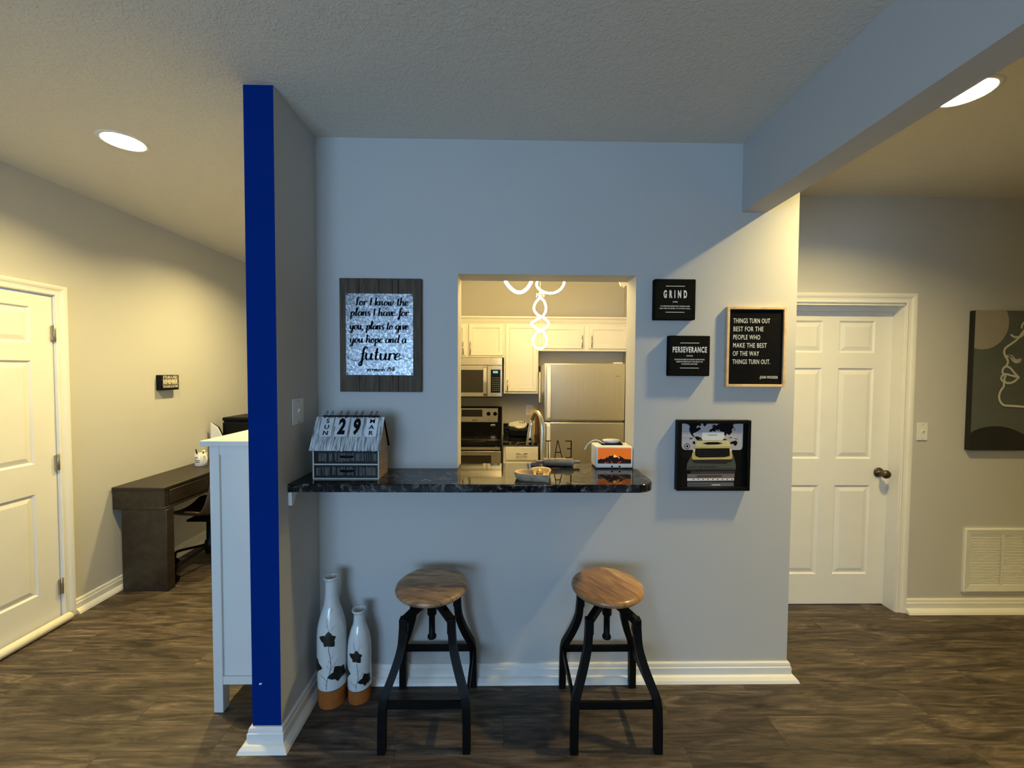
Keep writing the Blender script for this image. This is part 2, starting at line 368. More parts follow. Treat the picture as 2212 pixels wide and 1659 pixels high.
def spline2(pts, n=6):
    pts = [tuple(p) for p in pts]
    if len(pts) == 2:
        return [tuple(pts[0][k] + (pts[1][k] - pts[0][k]) * i / 3 for k in range(len(pts[0]))) for i in range(4)]
    out = []; P = [pts[0]] + pts + [pts[-1]]; D = len(pts[0])
    for i in range(1, len(P) - 2):
        p0, p1, p2, p3 = P[i - 1:i + 3]
        for k in range(n):
            t = k / n
            out.append(tuple(.5 * (2 * p1[a] + (p2[a] - p0[a]) * t + (2 * p0[a] - 5 * p1[a] + 4 * p2[a] - p3[a]) * t * t + (3 * p1[a] - p0[a] - 3 * p2[a] + p3[a]) * t ** 3) for a in range(D)))
    out.append(pts[-1]); return out

def thing(name, label, cat, loc=(0, 0, 0), rz=0., group=None):
    o = bpy.data.objects.new(name, None); COL.objects.link(o); o.location = loc; o.rotation_euler = (0, 0, rz); o.empty_display_size = .05
    o['label'] = label; o['category'] = cat
    if group: o['group'] = group
    return o
def tag(o, label, cat, group=None):
    o['label'] = label; o['category'] = cat
    if group: o['group'] = group
    return o
def struct(o): o['kind'] = 'structure'; return o
def dup(root, loc, label, group=None):
    r = root.copy(); COL.objects.link(r); r.location = loc; r['label'] = label
    if group: r['group'] = group
    for ch in list(root.children):
        c = ch.copy(); COL.objects.link(c); c.parent = r
        for g in list(ch.children):
            d = g.copy(); COL.objects.link(d); d.parent = c
    return r
def FW(x, z, d): return Vector((x, -d, z))       # faces -y
def FE(x, z, d): return Vector((d, x, z))        # faces +x, local x runs along +y
TW = Matrix.Rotation(PI / 2, 4, 'X')
TE = Matrix(((0, 0, 1, 0), (1, 0, 0, 0), (0, 1, 0, 0), (0, 0, 0, 1)))
def TWat(x, z, d=.0005): return Matrix.Translation((x, -d, z)) @ TW

# ------------------------------------------------------------------ the room
YW, XC, XWL, XWR, YF, XB, XB2, ZB, XL, YR, ZC = 2.0583, 1.4776, -1.0618, -.9415, 1.6931, 1.1846, 1.308, 2.401, -2.798, 2.6373, 2.74
YK = 4.70; XK = 1.36; YREAR = -3.2; XH = 4.6; YO = 5.2
OX0, OX1, OZ0, OZ1 = -.241, .656, 1.064, 2.080; YWB = 2.214
def simple(name, boxes, mat):
    b = MB()
    for q in boxes: b.box(q[0], q[1], q[2] if len(q) > 2 else mat)
    return struct(b.build(name))
b = MB(); b.box((XL - .2, YREAR - .2, -.1), (XH + .2, YO + .2, 0), 'floor'); struct(b.build('floor'))
CANS = [(-1.93, 2.122), (-1.93, 3.55), (1.868, 1.665), (3.8, -.7), (2.5, -1.5)]  # last two are unseen, added to fill the hall with light
b = MB(); bm = b.bm
def loop(pts):
    vs = [bm.verts.new(p) for p in pts]; return [bm.edges.new((vs[i], vs[(i + 1) % len(vs)])) for i in range(len(vs))]
es = loop([(XL - .2, YREAR - .2, ZC), (XH + .2, YREAR - .2, ZC), (XH + .2, YO + .2, ZC), (XL - .2, YO + .2, ZC)])
for cx, cy in CANS: es += loop([(cx + .083 * math.cos(2 * PI * i / 32), cy + .083 * math.sin(2 * PI * i / 32), ZC) for i in range(32)])
bmesh.ops.triangle_fill(bm, edges=es, use_beauty=True); b.mi('ceil')
for f in bm.faces:
    f.normal_update()
    f.material_index = 0
ceil = struct(b.build('ceiling'))
# pass-through wall with its return
simple('wall_center', [((XWR, YW, 0), (OX0, YWB, ZC)), ((OX1, YW, 0), (XC, YWB, ZC)), ((OX0, YW, 0), (OX1, YWB, OZ0)), ((OX0, YW, OZ1), (OX1, YWB, ZC)), ((XK, YWB, 0), (XC, YK + .12, ZC))], 'wall')
b = MB(); b.box((XWL, YF, 0), (XWR, YO, ZC), 'wall'); b.mi('blue')
for f in b.bm.faces:
    if abs(f.calc_center_median().y - YF) < 1e-4: f.material_index = 1
wst = struct(b.build('wall_stub'))
b = MB(); b.prism([(-1.0325, YF - .0006, .2655), (-1.021, YF - .0006, .269), (-1.0205, YF - .0006, .2745), (-1.031, YF - .0006, .2745)], (0, .0005, 0), 'white'); b.build('paint_chip', wst)
b = MB(); b.box((XB, YREAR, ZB), (XB2, YW, ZC), 'wall'); struct(b.build('trim_1'))
simple('wall_light_blocker', [((XB, YREAR, 0), (XB2, .38, ZB))], 'wall')  # unseen wall added under the beam to keep window daylight off the hall
D1a, D1b, D1h = 1.768, 2.580, 2.045
simple('wall_left', [((XL - .12, YREAR, 0), (XL, D1a, ZC)), ((XL - .12, D1b, 0), (XL, YO, ZC)), ((XL - .12, D1a, D1h), (XL, D1b, ZC))], 'wall')
D2a, D2b, D2h = 1.770, 2.612, 2.052
simple('wall_right', [((XC, YR, 0), (D2a, YR + .13, ZC)), ((D2b, YR, 0), (XH, YR + .13, ZC)), ((D2a, YR, D2h), (D2b, YR + .13, ZC))], 'wall')
simple('wall_kitchen', [((XWR, YK, 0), (XK, YK + .12, ZC))], 'kwall')
simple('wall_office', [((XL - .12, YO, 0), (XWL, YO + .12, ZC))], 'wall')
simple('wall_hall', [((XH, YREAR, 0), (XH + .12, YR + .13, ZC))], 'wall')
wx0, wx1, wz0, wz1 = -2.5, -.5, .35, 2.3
simple('wall_rear', [((XL - .12, YREAR - .12, 0), (wx0, YREAR, ZC)), ((wx1, YREAR - .12, 0), (XH + .12, YREAR, ZC)), ((wx0, YREAR - .12, 0), (wx1, YREAR, wz0)), ((wx0, YREAR - .12, wz1), (wx1, YREAR, ZC))], 'wall')
b = MB()
for x in (wx0, (wx0 + wx1) / 2 - .03, wx1 - .06): b.box((x, YREAR - .09, wz0), (x + .06, YREAR - .04, wz1), 'white')
for z in (wz0, wz1 - .06): b.box((wx0, YREAR - .09, z), (wx1, YREAR - .04, z + .06), 'white')
struct(b.build('window_1'))
# baseboards
BP = [(0, .090), (.006, .090), (.010, .086), (.012, .076), (.012, .069), (.016, .065), (.016, .030), (.027, .025), (.038, .013), (.043, 0), (0, 0)]
def baseboard(name, path):
    b = MB(); b.sweep(path, BP, (0, 0, 1), 'white'); return struct(b.build(name))
baseboard('baseboard_stub', [(XWL, 4.6, 0), (XWL, YF, 0), (XWR, YF, 0), (XWR, YW - .0435, 0)])
baseboard('baseboard_center', [(XWR, YW, 0), (XC, YW, 0), (XC, YR - .0435, 0)])
CW = .062
baseboard('baseboard_left', [(XL, D1b + CW, 0), (XL, YO, 0)])
baseboard('baseboard_right', [(D2b + CW, YR, 0), (XH, YR, 0)])
# door casings (u away from opening, v off the wall)
CP = [(0, 0), (0, .010), (.008, .013), (.016, .010), (.030, .012), (.040, .017), (.050, .019), (CW, .019), (CW, 0)]

def panel_door(parent, width, height, stile, xs_mid, F, zset, ringset, thick, name='slab'):
    xs = [0, stile, xs_mid[0], xs_mid[1], width - stile, width]; zs = [0] + zset + [height]
    cells = {(i, j) for i in (1, 3) for j in (1, 3, 5)}
    b = MB(); b.grid_panels(xs, zs, cells, F, ringset, 'white')
    # back and edges
    c = [(0, 0), (width, 0), (width, height), (0, height)]
    for k in range(4):
        (xa, za), (xb, zb) = c[k], c[(k + 1) % 4]
        b.face([F(xa, za, 0), F(xb, zb, 0), F(xb, zb, -thick), F(xa, za, -thick)], 'white')
    b.face([F(x, z, -thick) for x, z in c], 'white')
    return b.build(name, parent)
RINGS = [(.010, -.009), (.016, -.009), (.042, -.002)]
# door_2 : far wall, knob at its right
d2 = struct(thing('door_2', '', '', (D2a + .003, 2.718, .008))); del d2['label'], d2['category']
w2 = D2b - D2a - .006
F2 = lambda x, z, d: Vector((x, -d, z))
panel_door(d2, w2, 2.008, .118, (.363, .474), F2, [.207, .823, 1.004, 1.620, 1.724, 1.938], RINGS, .035)
b = MB(); b.sweep([(D2b, YR, 0), (D2b, YR, D2h), (D2a, YR, D2h), (D2a, YR, 0)], CP, (0, -1, 0), 'white', sign=1)
o = b.build('casing', d2); o.location = (-d2.location.x, -d2.location.y, -d2.location.z)
b = MB()
b.box((D2b - .004, YR - .002, 0), (D2b + .012, YR + .13, D2h), 'white'); b.box((D2a - .012, YR - .002, 0), (D2a + .002, YR + .13, D2h), 'white'); b.box((D2a, YR - .002, D2h - .014), (D2b, YR + .13, D2h + .01), 'white')
b.box((D2a, YR + .05, D2h - .046), (D2b, 2.717, D2h - .014), 'white')
o = b.build('jamb', d2); o.location = -d2.location
b = MB(); b.lathe([(.001, 0), (.033, 0), (.033, .006), (.028, .010), (.012, .013), (.0105, .030), (.0105, .036), (.020, .042), (.0275, .052), (.0285, .060), (.024, .070), (.012, .075), (.001, .076)], (0, 0, 0), 28, 'bronze', 'Y')
o = b.build('door_knob', d2, loc=(.773, 0, .912)); o.rotation_euler = (0, 0, PI); o['label'] = 'aged bronze round door knob'
# door_1 : left wall, hinges at its far edge
d1 = struct(thing('door_1', '', '', (XL - .003, D1a + .003, .02))); del d1['label'], d1['category']
w1 = D1b - D1a - .012
F1 = lambda x, z, d: Vector((d, x, z))
panel_door(d1, w1, 2.012, .118, (.345, .456), F1, [.207, .823, 1.004, 1.620, 1.724, 1.938], RINGS, .035)
b = MB(); b.sweep([(XL, D1a, 0), (XL, D1a, D1h), (XL, D1b, D1h), (XL, D1b, 0)], CP, (1, 0, 0), 'white', sign=-1)
o = b.build('casing', d1); o.location = -d1.location
b = MB(); b.box((XL - .11, D1b - .004, 0), (XL + .001, D1b + .01, D1h), 'white'); b.box((XL - .11, D1a - .01, 0), (XL + .001, D1a + .002, D1h), 'white'); b.box((XL - .11, D1a, D1h - .006), (XL + .001, D1b, D1h + .01), 'white')
o = b.build('jamb', d1); o.location = -d1.location
for z in (1.812, 1.010, .223):
    b = MB(); b.lathe([(.004, -.052), (.007, -.050), (.007, .050), (.004, .053)], (0, 0, 0), 14, 'nickel'); b.box((-.008, -.016, -.045), (.002, .008, .045), 'nickel')
    o = b.build('hinge', d1, loc=(.010, w1 + .003, z - .02)); o['label'] = 'satin nickel hinge'
b = MB(); b.tube([(0, -.82, 0), (0, -.81, 0), (0, .0, 0), (0, .006, 0), (0, .010, 0)], [.02, .026, .026, .022, .012], 'draft', 14)
tag(b.build('draft_stopper', loc=(XL + .042, D1b - .002, .0262)), 'white round draft stopper lying along the bottom of the left door', 'draft stopper')
# recessed lights
cl = ['recessed ceiling light shining over the desk area left of the blue wall end', 'recessed ceiling light deeper in the left room hidden behind the blue wall end', 'recessed ceiling light in the hall, half hidden by the ceiling beam', 'added unseen fill light in the hall ceiling, out beyond the slate-grey canvas', 'added unseen fill light in the hall ceiling behind the beam, nearest the rear wall']
for (cx, cy), lab in zip(CANS, cl):
    t = thing('recessed_light', lab, 'ceiling light', (cx, cy, ZC), group='recessed ceiling lights')
    b = MB(); b.lathe([(.083, .10), (.083, 0), (.083, -.002), (.088, -.005), (.100, -.004), (.104, 0)], n=40, m='white', cap=False); b.face([(.083 * math.cos(2 * PI * i / 40), .083 * math.sin(2 * PI * i / 40), .10) for i in range(40)], 'white')
    b.build('trim_ring', t)
    b = MB(); b.lathe([(.001, .036), (.035, .037), (.062, .042), (.072, .050), (.072, .060)], n=32, m='lamp'); b.build('bulb', t)

# ------------------------------------------------------------------ bar counter
ZT = 1.100
CXR = .668; CYF = 1.765; RC = .075
t = thing('bar_counter', 'black granite bar counter running through the kitchen pass-through', 'counter', (XWR, CYF, ZT))
out = [(XWR, CYF)] + [(CXR - RC + RC * math.sin(a), CYF + RC - RC * math.cos(a)) for a in [PI / 2 * k / 8 for k in range(9)]] + [(CXR, YW - .001), (OX1 - .001, YW - .001), (OX1 - .001, 2.172), (OX0 + .001, 2.172), (OX0 + .001, YW - .001), (XWR, YW - .001)]
b = MB(); b.prism([(x - XWR, y - CYF, -.036) for x, y in out], (0, 0, .036), 'granite')
es = [e for e in b.bm.edges if all(abs(v.co.z - e.verts[0].co.z) < 1e-6 for v in e.verts) and max(v.co.y for v in e.verts) < .29 and min(v.co.x for v in e.verts) > -.001 and not all(v.co.x < .001 for v in e.verts)]
r = bmesh.ops.bevel(b.bm, geom=es, offset=.005, segments=3, affect='EDGES', profile=.5)
for f in r['faces']: f.smooth = True
b.build('slab', t)
b = MB(); b.prism([(XWR + .0005, 1.766, ZT - .0365), (XWR + .0005, 1.845, ZT - .0365), (XWR + .0005, 1.845, ZT - .046), (XWR + .0005, 1.800, ZT - .060), (XWR + .0005, 1.782, ZT - .094), (XWR + .0005, 1.766, ZT - .094)], (.016, 0, 0), 'white')
tag(b.build('shelf_bracket'), 'small white wooden bracket under the left end of the bar counter', 'bracket')

# ------------------------------------------------------------------ bar stools
def make_stool(mat, rot):
    t = thing('bar_stool', '', 'bar stool')
    b = MB(); R = .163
    pr = [(.02, .594), (R - .022, .594), (R - .008, .598), (R - .001, .606), (R, .612), (R - .003, .620), (R - .012, .6265), (R - .03, .6285), (.001, .629)]
    b.lathe(pr, n=64, m=mat)
    o = b.build('seat', t); o.rotation_euler = (0, 0, rot)
    b = MB(); b.lathe([(.001, .5945), (.075, .5945), (.075, .589), (.030, .588), (.025, .580), (.0215, .578), (.0215, .484), (.018, .478), (.0140, .476), (.0140, .385), (.019, .383), (.0205, .377), (.019, .371), (.010, .368), (.001, .368)], n=24, m='black'); b.build('swivel_screw', t)
    for sx in (-1, 1):
        for sy in (-1, 1):
            b = MB()
            b.tube([(sx * .012, sy * .012, .560), (sx * .055, sy * .055, .541), (sx * .1025, sy * .1025, .513)], 0, 'black', sq=(.026, .030))
            b.build('seat_arm', t)
            q = spline2([(.102, .524), (.104, .49), (.107, .44), (.111, .405), (.122, .36), (.138, .31), (.155, .265), (.168, .23), (.174, .195)], 4) + [(.176, .12), (.177, 0)]
            b = MB(); b.tube([(sx * r, sy * r, z) for r, z in q], 0, 'black', sq=(.032, .032))
            b.box((sx * .103 - .0175, sy * .103 - .0175, .462), (sx * .103 + .0175, sy * .103 + .0175, .527), 'black', .003)
            b.build('leg', t)
    for s in (-1, 1):
        b = MB(); b.box((-.172, s * .175 - .006, .185), (.172, s * .175 + .006, .216), 'black'); b.build('stretcher', t)
        b = MB(); b.box((s * .175 - .006, -.172, .185), (s * .175 + .006, .172, .216), 'black'); b.build('stretcher', t)
    return t
s1 = make_stool('seat_grey', .0); s1.location = (-.331, 1.838, 0); s1['label'] = 'bar stool with dull greyish-brown wooden seat beside the vases'; s1['group'] = 'bar stools under the counter'
s2 = dup(s1, (.472, 1.830, 0), 'bar stool with warm honey-coloured seat showing a diagonal pale strip', 'bar stools under the counter')
for c in s2.children:
    if c.name.startswith('seat') and not c.name.startswith('seat_arm'):
        c.data = c.data.copy(); c.data.materials[0] = M['seat_warm']; c.rotation_euler = (0, 0, 0)

# ------------------------------------------------------------------ vases
def flower(b, cx, cz, s, rfun, th0, rot=.3):
    """five pointed petals painted on the lathe surface"""
    def F(x, z, d):
        r = rfun(z) + d; a = th0 + x / max(rfun(z), .01)
        return Vector((r * math.cos(a), r * math.sin(a), z))
    for k in range(5):
        a = rot + 2 * PI * k / 5; L = s * (1 + .18 * ((k * 37) % 3 - 1)); wd = s * .40
        for h in (-1, 1):
            rows = [(0, 0)] + [(L * u, h * wd * math.sin(PI * u ** .8)) for u in (.2, .4, .6, .8)] + [(L, 0)]
            for i in range(len(rows) - 1):
                P = [(rows[i][0], 0), (rows[i + 1][0], 0), rows[i + 1], rows[i]]
                P = [p for n_, p in enumerate(P) if p not in P[:n_]]
                if len(P) < 3: continue
                b.face([F(cx + u * math.cos(a) - v * math.sin(a), cz + u * math.sin(a) + v * math.cos(a), .0009) for u, v in P], 'flower')
    return F
def make_vase(prof, zband, loc, label, scale, fl):
    t = thing('vase', label, 'vase', loc, group='painted bottle vases')
    fine = [(r, z) for r, z in spline2(prof, 4)]
    def rfun(z):
        for (r0, z0), (r1, z1) in zip(fine, fine[1:]):
            if z0 <= z <= z1 and z1 > z0: return r0 + (r1 - r0) * (z - z0) / (z1 - z0)
        return prof[0][0]
    top = fine[-1]
    inner = [(top[0] - .006, top[1] - .003), (top[0] - .012, top[1] - .03), (top[0] - .013, top[1] - .12)]
    b = MB(); n = 40; rings = []
    allp = fine + inner
    for r, h in allp:
        ring = []
        for i in range(n):
            a = 2 * PI * i / n
            zz = h
            ring.append(Vector((r * math.cos(a), r * math.sin(a), zz)))
        rings.append(ring)
    b.loft(rings, 'glaze', True, mfun=lambda j: 'terra' if allp[min(j + 1, len(allp) - 1)][1] <= zband + .0005 and j < len(fine) else 'glaze')
    b.build('body', t)
    b = MB(); vine = fl['vine']; F = None
    for cx, cz, s, rot in fl['flowers']:
        F = flower(b, cx, cz, s, rfun, fl['th'], rot); b.build('painted_flower', t); b = MB()
    for pts, w in vine: b.ribbon(pts, w, F, 'vine', .0006, n=5)
    b.build('painted_vine', t)
    return t
big = [(.060, 0), (.0625, .004), (.0645, .09), (.0655, .093), (.0675, .20), (.0675, .31), (.064, .37), (.050, .43), (.036, .475), (.030, .52), (.0285, .57), (.030, .592), (.0355, .603), (.034, .609)]
th = -PI / 2
make_vase(big, .091, (-.830, 1.937, 0), 'tall white bottle vase with black flowers and terracotta base, in the wall corner', 1, dict(th=th,
    flowers=[(.012, .335, .042, .35), (-.062, .205, .045, 1.2), (.058, .165, .046, .75)],
    vine=[([(.0, .10), (.004, .14), (.016, .18), (.022, .225), (.014, .28), (.012, .31)], .0022), ([(.004, .135), (-.012, .158), (-.030, .165)], .0016), ([(.018, .19), (.036, .215), (.050, .235)], .0016),
          ([(.022, .225), (.010, .24)], .0014), ([(.020, .245), (.034, .26)], .0014), ([(.010, .375), (.002, .41), (.0, .43)], .0016), ([(.020, .375), (.035, .395)], .0014), ([(.006, .16), (.022, .165)], .0014), ([(.006, .395), (-.006, .40)], .0014), ([(.02, .47), (.008, .445), (.004, .42)], .0014), ([(.012, .205), (.000, .215)], .0013), ([(.004, .118), (-.010, .128)], .0013)]))
small = [(.050, 0), (.0525, .004), (.0545, .068), (.0555, .071), (.0555, .17), (.0555, .245), (.051, .295), (.040, .340), (.029, .372), (.0262, .40), (.027, .420), (.034, .433), (.0335, .440)]
make_vase(small, .070, (-.7035, 1.952, 0), 'shorter white bottle vase with black flowers and terracotta base, beside the left stool', 1, dict(th=th,
    flowers=[(.004, .235, .034, .3), (.050, .115, .036, .65), (-.056, .150, .032, 1.4)],
    vine=[([(.002, .075), (.004, .105), (.012, .135), (.010, .17), (.006, .205)], .0018), ([(.008, .12), (.024, .14), (.034, .16)], .0014), ([(.004, .10), (-.016, .105), (-.03, .115)], .0014), ([(.000, .262), (-.008, .285), (-.010, .30)], .0014), ([(.010, .262), (.022, .285)], .0013), ([(.010, .16), (.020, .17)], .0012), ([(.003, .09), (-.008, .095)], .0012), ([(.011, .15), (.002, .158)], .0012)]))

# ------------------------------------------------------------------ calendar house on the counter
CX0, CY0 = -.871, 1.846
t = thing('desk_calendar', 'house-shaped flip calendar with two drawers and whitewashed thatch roof', 'calendar', (CX0, CY0, ZT))
cw_, cdp, ch, cap = .299, .135, .136, .276
b = MB(); th_ = .006
b.box((0, 0, 0), (cw_, cdp, th_), 'edgewood'); b.box((0, 0, ch - th_), (cw_, cdp, ch), 'edgewood'); b.box((0, .0, .065), (cw_, cdp, .071), 'edgewood')
b.box((th_, cdp - .004, 0), (cw_ - th_, cdp, ch), 'edgewood')
for x in (0, cw_ - th_):
    b.prism([(x, 0, 0), (x, cdp, 0), (x, cdp, ch), (x, cdp * .5, cap - .006), (x, 0, ch)], (th_, 0, 0), 'boxwood')
    b.box((x + .0002, -.0006, 0), (x + th_ - .0002, .0, ch), 'edgewood')
b.build('body', t)
ry, rz = .066, cap
n = Vector((0, -(rz - ch), -(ry + .012))).normalized()
def roofpt(u, v, d=0.):   # u across 0..1, v down from the ridge 0..1 on the front slope
    p = Vector((-.008 + u * (cw_ + .016), ry, rz)); e = Vector((-.008 + u * (cw_ + .016), -.014, ch - .004)); nn = Vector((0, -(rz - ch), (ry + .014))).normalized()
    return p.lerp(e, v) + nn * d
b = MB()
c4 = [roofpt(0, 0), roofpt(1, 0), roofpt(1, 1), roofpt(0, 1)]
b.prism(c4, Vector((0, -.87, .44)) * .005, 'thatch')
random.seed(3)
for i in range(74):
    u = (i + .5) / 74 + random.uniform(-.003, .003); v1 = random.uniform(.94, 1.04); w = random.uniform(.0022, .0038); sk = random.uniform(-.02, .02); v0 = random.choice([0., 0., .3, .5])
    p0, p1 = roofpt(u, v0, .0055), roofpt(u + sk, v1, .0055 + random.uniform(0, .0035))
    b.tube([p0, p1], [w * .55, w * .45], 'thatch', 5)
b.build('thatch_roof', t)
b = MB(); p = [(-.006, ry, rz), (-.006, ry + .003, rz + .003), (-.006, cdp + .016, ch - .006), (-.006, cdp + .012, ch - .008)]
b.prism(p, (cw_ + .012, 0, 0), 'blackp'); b.build('roof_back', t)
b = MB(); b.tube([roofpt(.10, .0, .010), roofpt(.93, .0, .010)], .0035, 'black', 8); b.build('ring_bar', t)
for z0 in (.0085, .0735):
    b = MB(); b.box((th_ + .002, .002, z0), (cw_ - th_ - .002, cdp - .006, z0 + .055), 'blackp')
    for i in range(52):
        x = .016 + i * (cw_ - .032) / 51
        if random.random() < .8:
            zz = z0 + .006 + random.uniform(0, .006); b.box((x, .0008, zz), (x + .0028, .002, z0 + .050 - random.uniform(0, .008)), 'wicker')
    d = b.build('drawer', t)
    b = MB(); xm = cw_ / 2 + .004; b.tube([(xm - .028, .002, z0 + .030), (xm - .024, -.006, z0 + .029), (xm, -.009, z0 + .027), (xm + .024, -.006, z0 + .029), (xm + .028, .002, z0 + .030)], .0032, 'black', 8); b.box((xm - .031, .0, z0 + .026), (xm + .031, .0018, z0 + .036), 'black'); b.build('handle', d)
cards = [(.105, .275, 'S\nU\nN', 'card'), (.315, .505, '2', 'card'), (.535, .715, '9', 'card'), (.755, .925, 'M\nA\nR', 'cardw')]
for k, (u0, u1, tx, cm) in enumerate(cards):
    b = MB()
    def cp(u, v, d): return roofpt(u, v, d)
    rr = .012; pts = []
    for (uu, vv) in ((u0, .06), (u1, .06)): pts.append((uu, vv))
    pts += [(u1, .57), (u1 - .008, .60), (u1 - .022, .615), (u0 + .022, .615), (u0 + .008, .60), (u0, .57)]
    b.prism([cp(u, v, .0098) for u, v in pts], Vector((0, -.87, .44)) * .0012, cm)
    c = b.build('date_card', t)
    um = (u0 + u1) / 2; o0 = roofpt(um, .335, .0120); ex = Vector((1, 0, 0)); ez = (roofpt(um, 0) - roofpt(um, 1)).normalized(); en = ex.cross(ez)
    m4 = Matrix(((ex.x, ez.x, en.x, o0.x), (ex.y, ez.y, en.y, o0.y), (ex.z, ez.z, en.z, o0.z), (0, 0, 0, 1)))
    b = MB()
    if len(tx) == 1: b.text(tx, .100, m4, 'ink', sx=.62, off=.005)
    else: b.text(tx, .0285, m4, 'ink', sx=1.15, off=.0005, lh=1.02)
    b.build('lettering', c)
    for uu in (u0 + .045, u1 - .045):
        b = MB(); cc = roofpt(uu, .045, .012); path = []
        for i in range(17):
            a = 2 * PI * i / 16
            path.append(cc + Vector((.0065 * math.sin(a), .0125 * math.cos(a) + .004, .0165 * math.sin(a) + .013)))
        b.tube(path[:-1], .0012, 'black', 6, closed=True); b.build('ring', t)

# ------------------------------------------------------------------ things on the counter, right part
t = thing('flame_box', 'white tabletop box with glowing orange fireplace screen, at the right end of the counter', 'tabletop fireplace', (.462, 2.052, ZT))
fw, fh, fd = .190, .116, .118
b = MB(); b.box((0, 0, .003), (fw, fd, fh), 'plastic', .009, 3)
b.box((.012, .012, 0), (fw - .012, fd - .012, .004), 'blackp'); b.build('body', t)
b = MB(); x0, x1, z0, z1 = .010, fw - .010, .028, fh - .009
F = FW
b.poly([(x0, z0), (x1, z0), (x1, z1), (x0, z1)], F, 'fire', .0006); sc_ = b.build('screen', t)
b = MB()
def sp(u, v): return (x0 + u * (x1 - x0), z0 + v * (z1 - z0))
b.poly([sp(*p) for p in ((0, 0), (1, 0), (1, .27), (.80, .30), (.72, .42), (.645, .50), (.60, .40), (.53, .44), (.47, .53), (.40, .50), (.33, .50), (.31, .38), (.27, .43), (.23, .33), (.14, .28), (.08, .33), (.06, .26), (0, .25))], F, 'log', .0010)
for pts in (((.46, .44), (.485, .55), (.52, .58), (.545, .50), (.585, .46), (.55, .41), (.49, .40)), ((.60, .42), (.62, .45), (.66, .36), (.64, .33))): b.poly([sp(*p) for p in pts], F, 'flame', .0014)
for u, v, w in ((.23, .05, .07), (.30, .07, .03), (.43, .05, .04), (.62, .07, .06), (.68, .12, .05), (.40, .14, .03)): b.poly([sp(u - w / 2, v - .03), sp(u + w / 2, v - .035), sp(u + w / 3, v + .04), sp(u - w / 3, v + .03)], F, 'ember', .0014)
b.build('fire_picture', sc_)
for x in (.083, .122):
    b = MB(); b.lathe([(.001, -.0012), (.0045, -.0012), (.0050, 0)], (x, 0, .013), 14, 'blackp', 'Y'); b.build('control_button', t)
t = thing('tray', 'small black tray lying on top of the white fireplace box', 'tray', (.499, 2.085, ZT + fh + .0005))
b = MB(); b.box((0, 0, 0), (.108, .07, .003), 'blackp', .001)
for a, c in (((0, 0, .002), (.108, .003, .008)), ((0, .067, .002), (.108, .07, .008)), ((0, 0, .002), (.003, .07, .008)), ((.105, 0, .002), (.108, .07, .008))): b.box(a, c, 'blackp')
b.build('tray_body', t)
b = MB(); b.lathe([(.001, 0), (.5, 0), (.56, .06), (.72, .30), (.80, .62), (.74, .80), (.45, .92), (.001, .95)], n=32, m='ceramic')
o = tag(b.build('oval_dish', loc=(.556, 2.120, ZT + fh + .0037)), 'white oval lidded dish sitting in the small black tray', 'dish'); o.scale = (.058, .040, .024)
b = MB(); pth = spline2([(.520, 2.098, ZT + fh + .006), (.508, 2.098, ZT + fh + .008), (.485, 2.10, ZT + fh + .021), (.462, 2.105, ZT + fh + .021), (.440, 2.112, ZT + fh + .006), (.428, 2.118, ZT + fh - .010), (.422, 2.12, ZT + fh - .022)], 5)
b.tube(pth, .0028, 'plastic', 8); b.tube([pth[-1], (.4195, 2.1205, ZT + fh - .030)], .0038, 'plastic', 8)
tag(b.build('charging_cable'), 'white cable end arching out of the black tray', 'cable')
# rolling pin with EAT letters
t = thing('rolling_pin_sign', 'grey wooden rolling pin stand carrying black metal letters EAT, seen from behind', 'sign', (.278, 2.112, ZT + .0215))
b = MB(); b.lathe([(.001, -.079), (.018, -.079), (.0205, -.075), (.0212, -.06), (.0212, .06), (.0205, .075), (.018, .079), (.001, .079)], n=32, m='greywood', axis='X'); b.build('roller', t)
b = MB(); b.lathe([(.006, .079), (.0085, .085), (.0085, .108), (.0075, .113), (.001, .114)], n=18, m='greywood', axis='X'); b.build('handle', t)
b = MB(); b.lathe([(.006, -.079), (.0085, -.085), (.0085, -.112), (.007, -.117), (.001, -.118)], n=18, m='greywood', axis='X'); b.box((-.138, -.008, -.0205), (-.104, .008, -.001), 'greywood', .002); b.build('handle', t)
def bar(b, x0, z0, x1, z1, w=.0055): b.tube([(x0, 0, z0), (x1, 0, z1)], 0, 'black', sq=(.004, w))
lz0, lz1 = .0185, .113
b = MB(); bar(b, -.052, lz0, -.054, lz1); b.box((-.067, -.002, lz1 - .005), (-.040, .002, lz1), 'black'); b.build('letter_t', t)
b = MB(); bar(b, -.019, lz0, -.0045, lz1); bar(b, .021, lz0, -.0025, lz1); b.box((-.012, -.002, .049), (.013, .002, .0535), 'black'); b.build('letter_a', t)
b = MB(); b.box((.0645, -.002, lz0), (.0700, .002, lz1), 'black')
for z in (lz0 + .002, .068, lz1 - .005): b.box((.037 if z != .068 else .045, -.002, z), (.066, .002, z + .005), 'black')
b.build('letter_e', t)
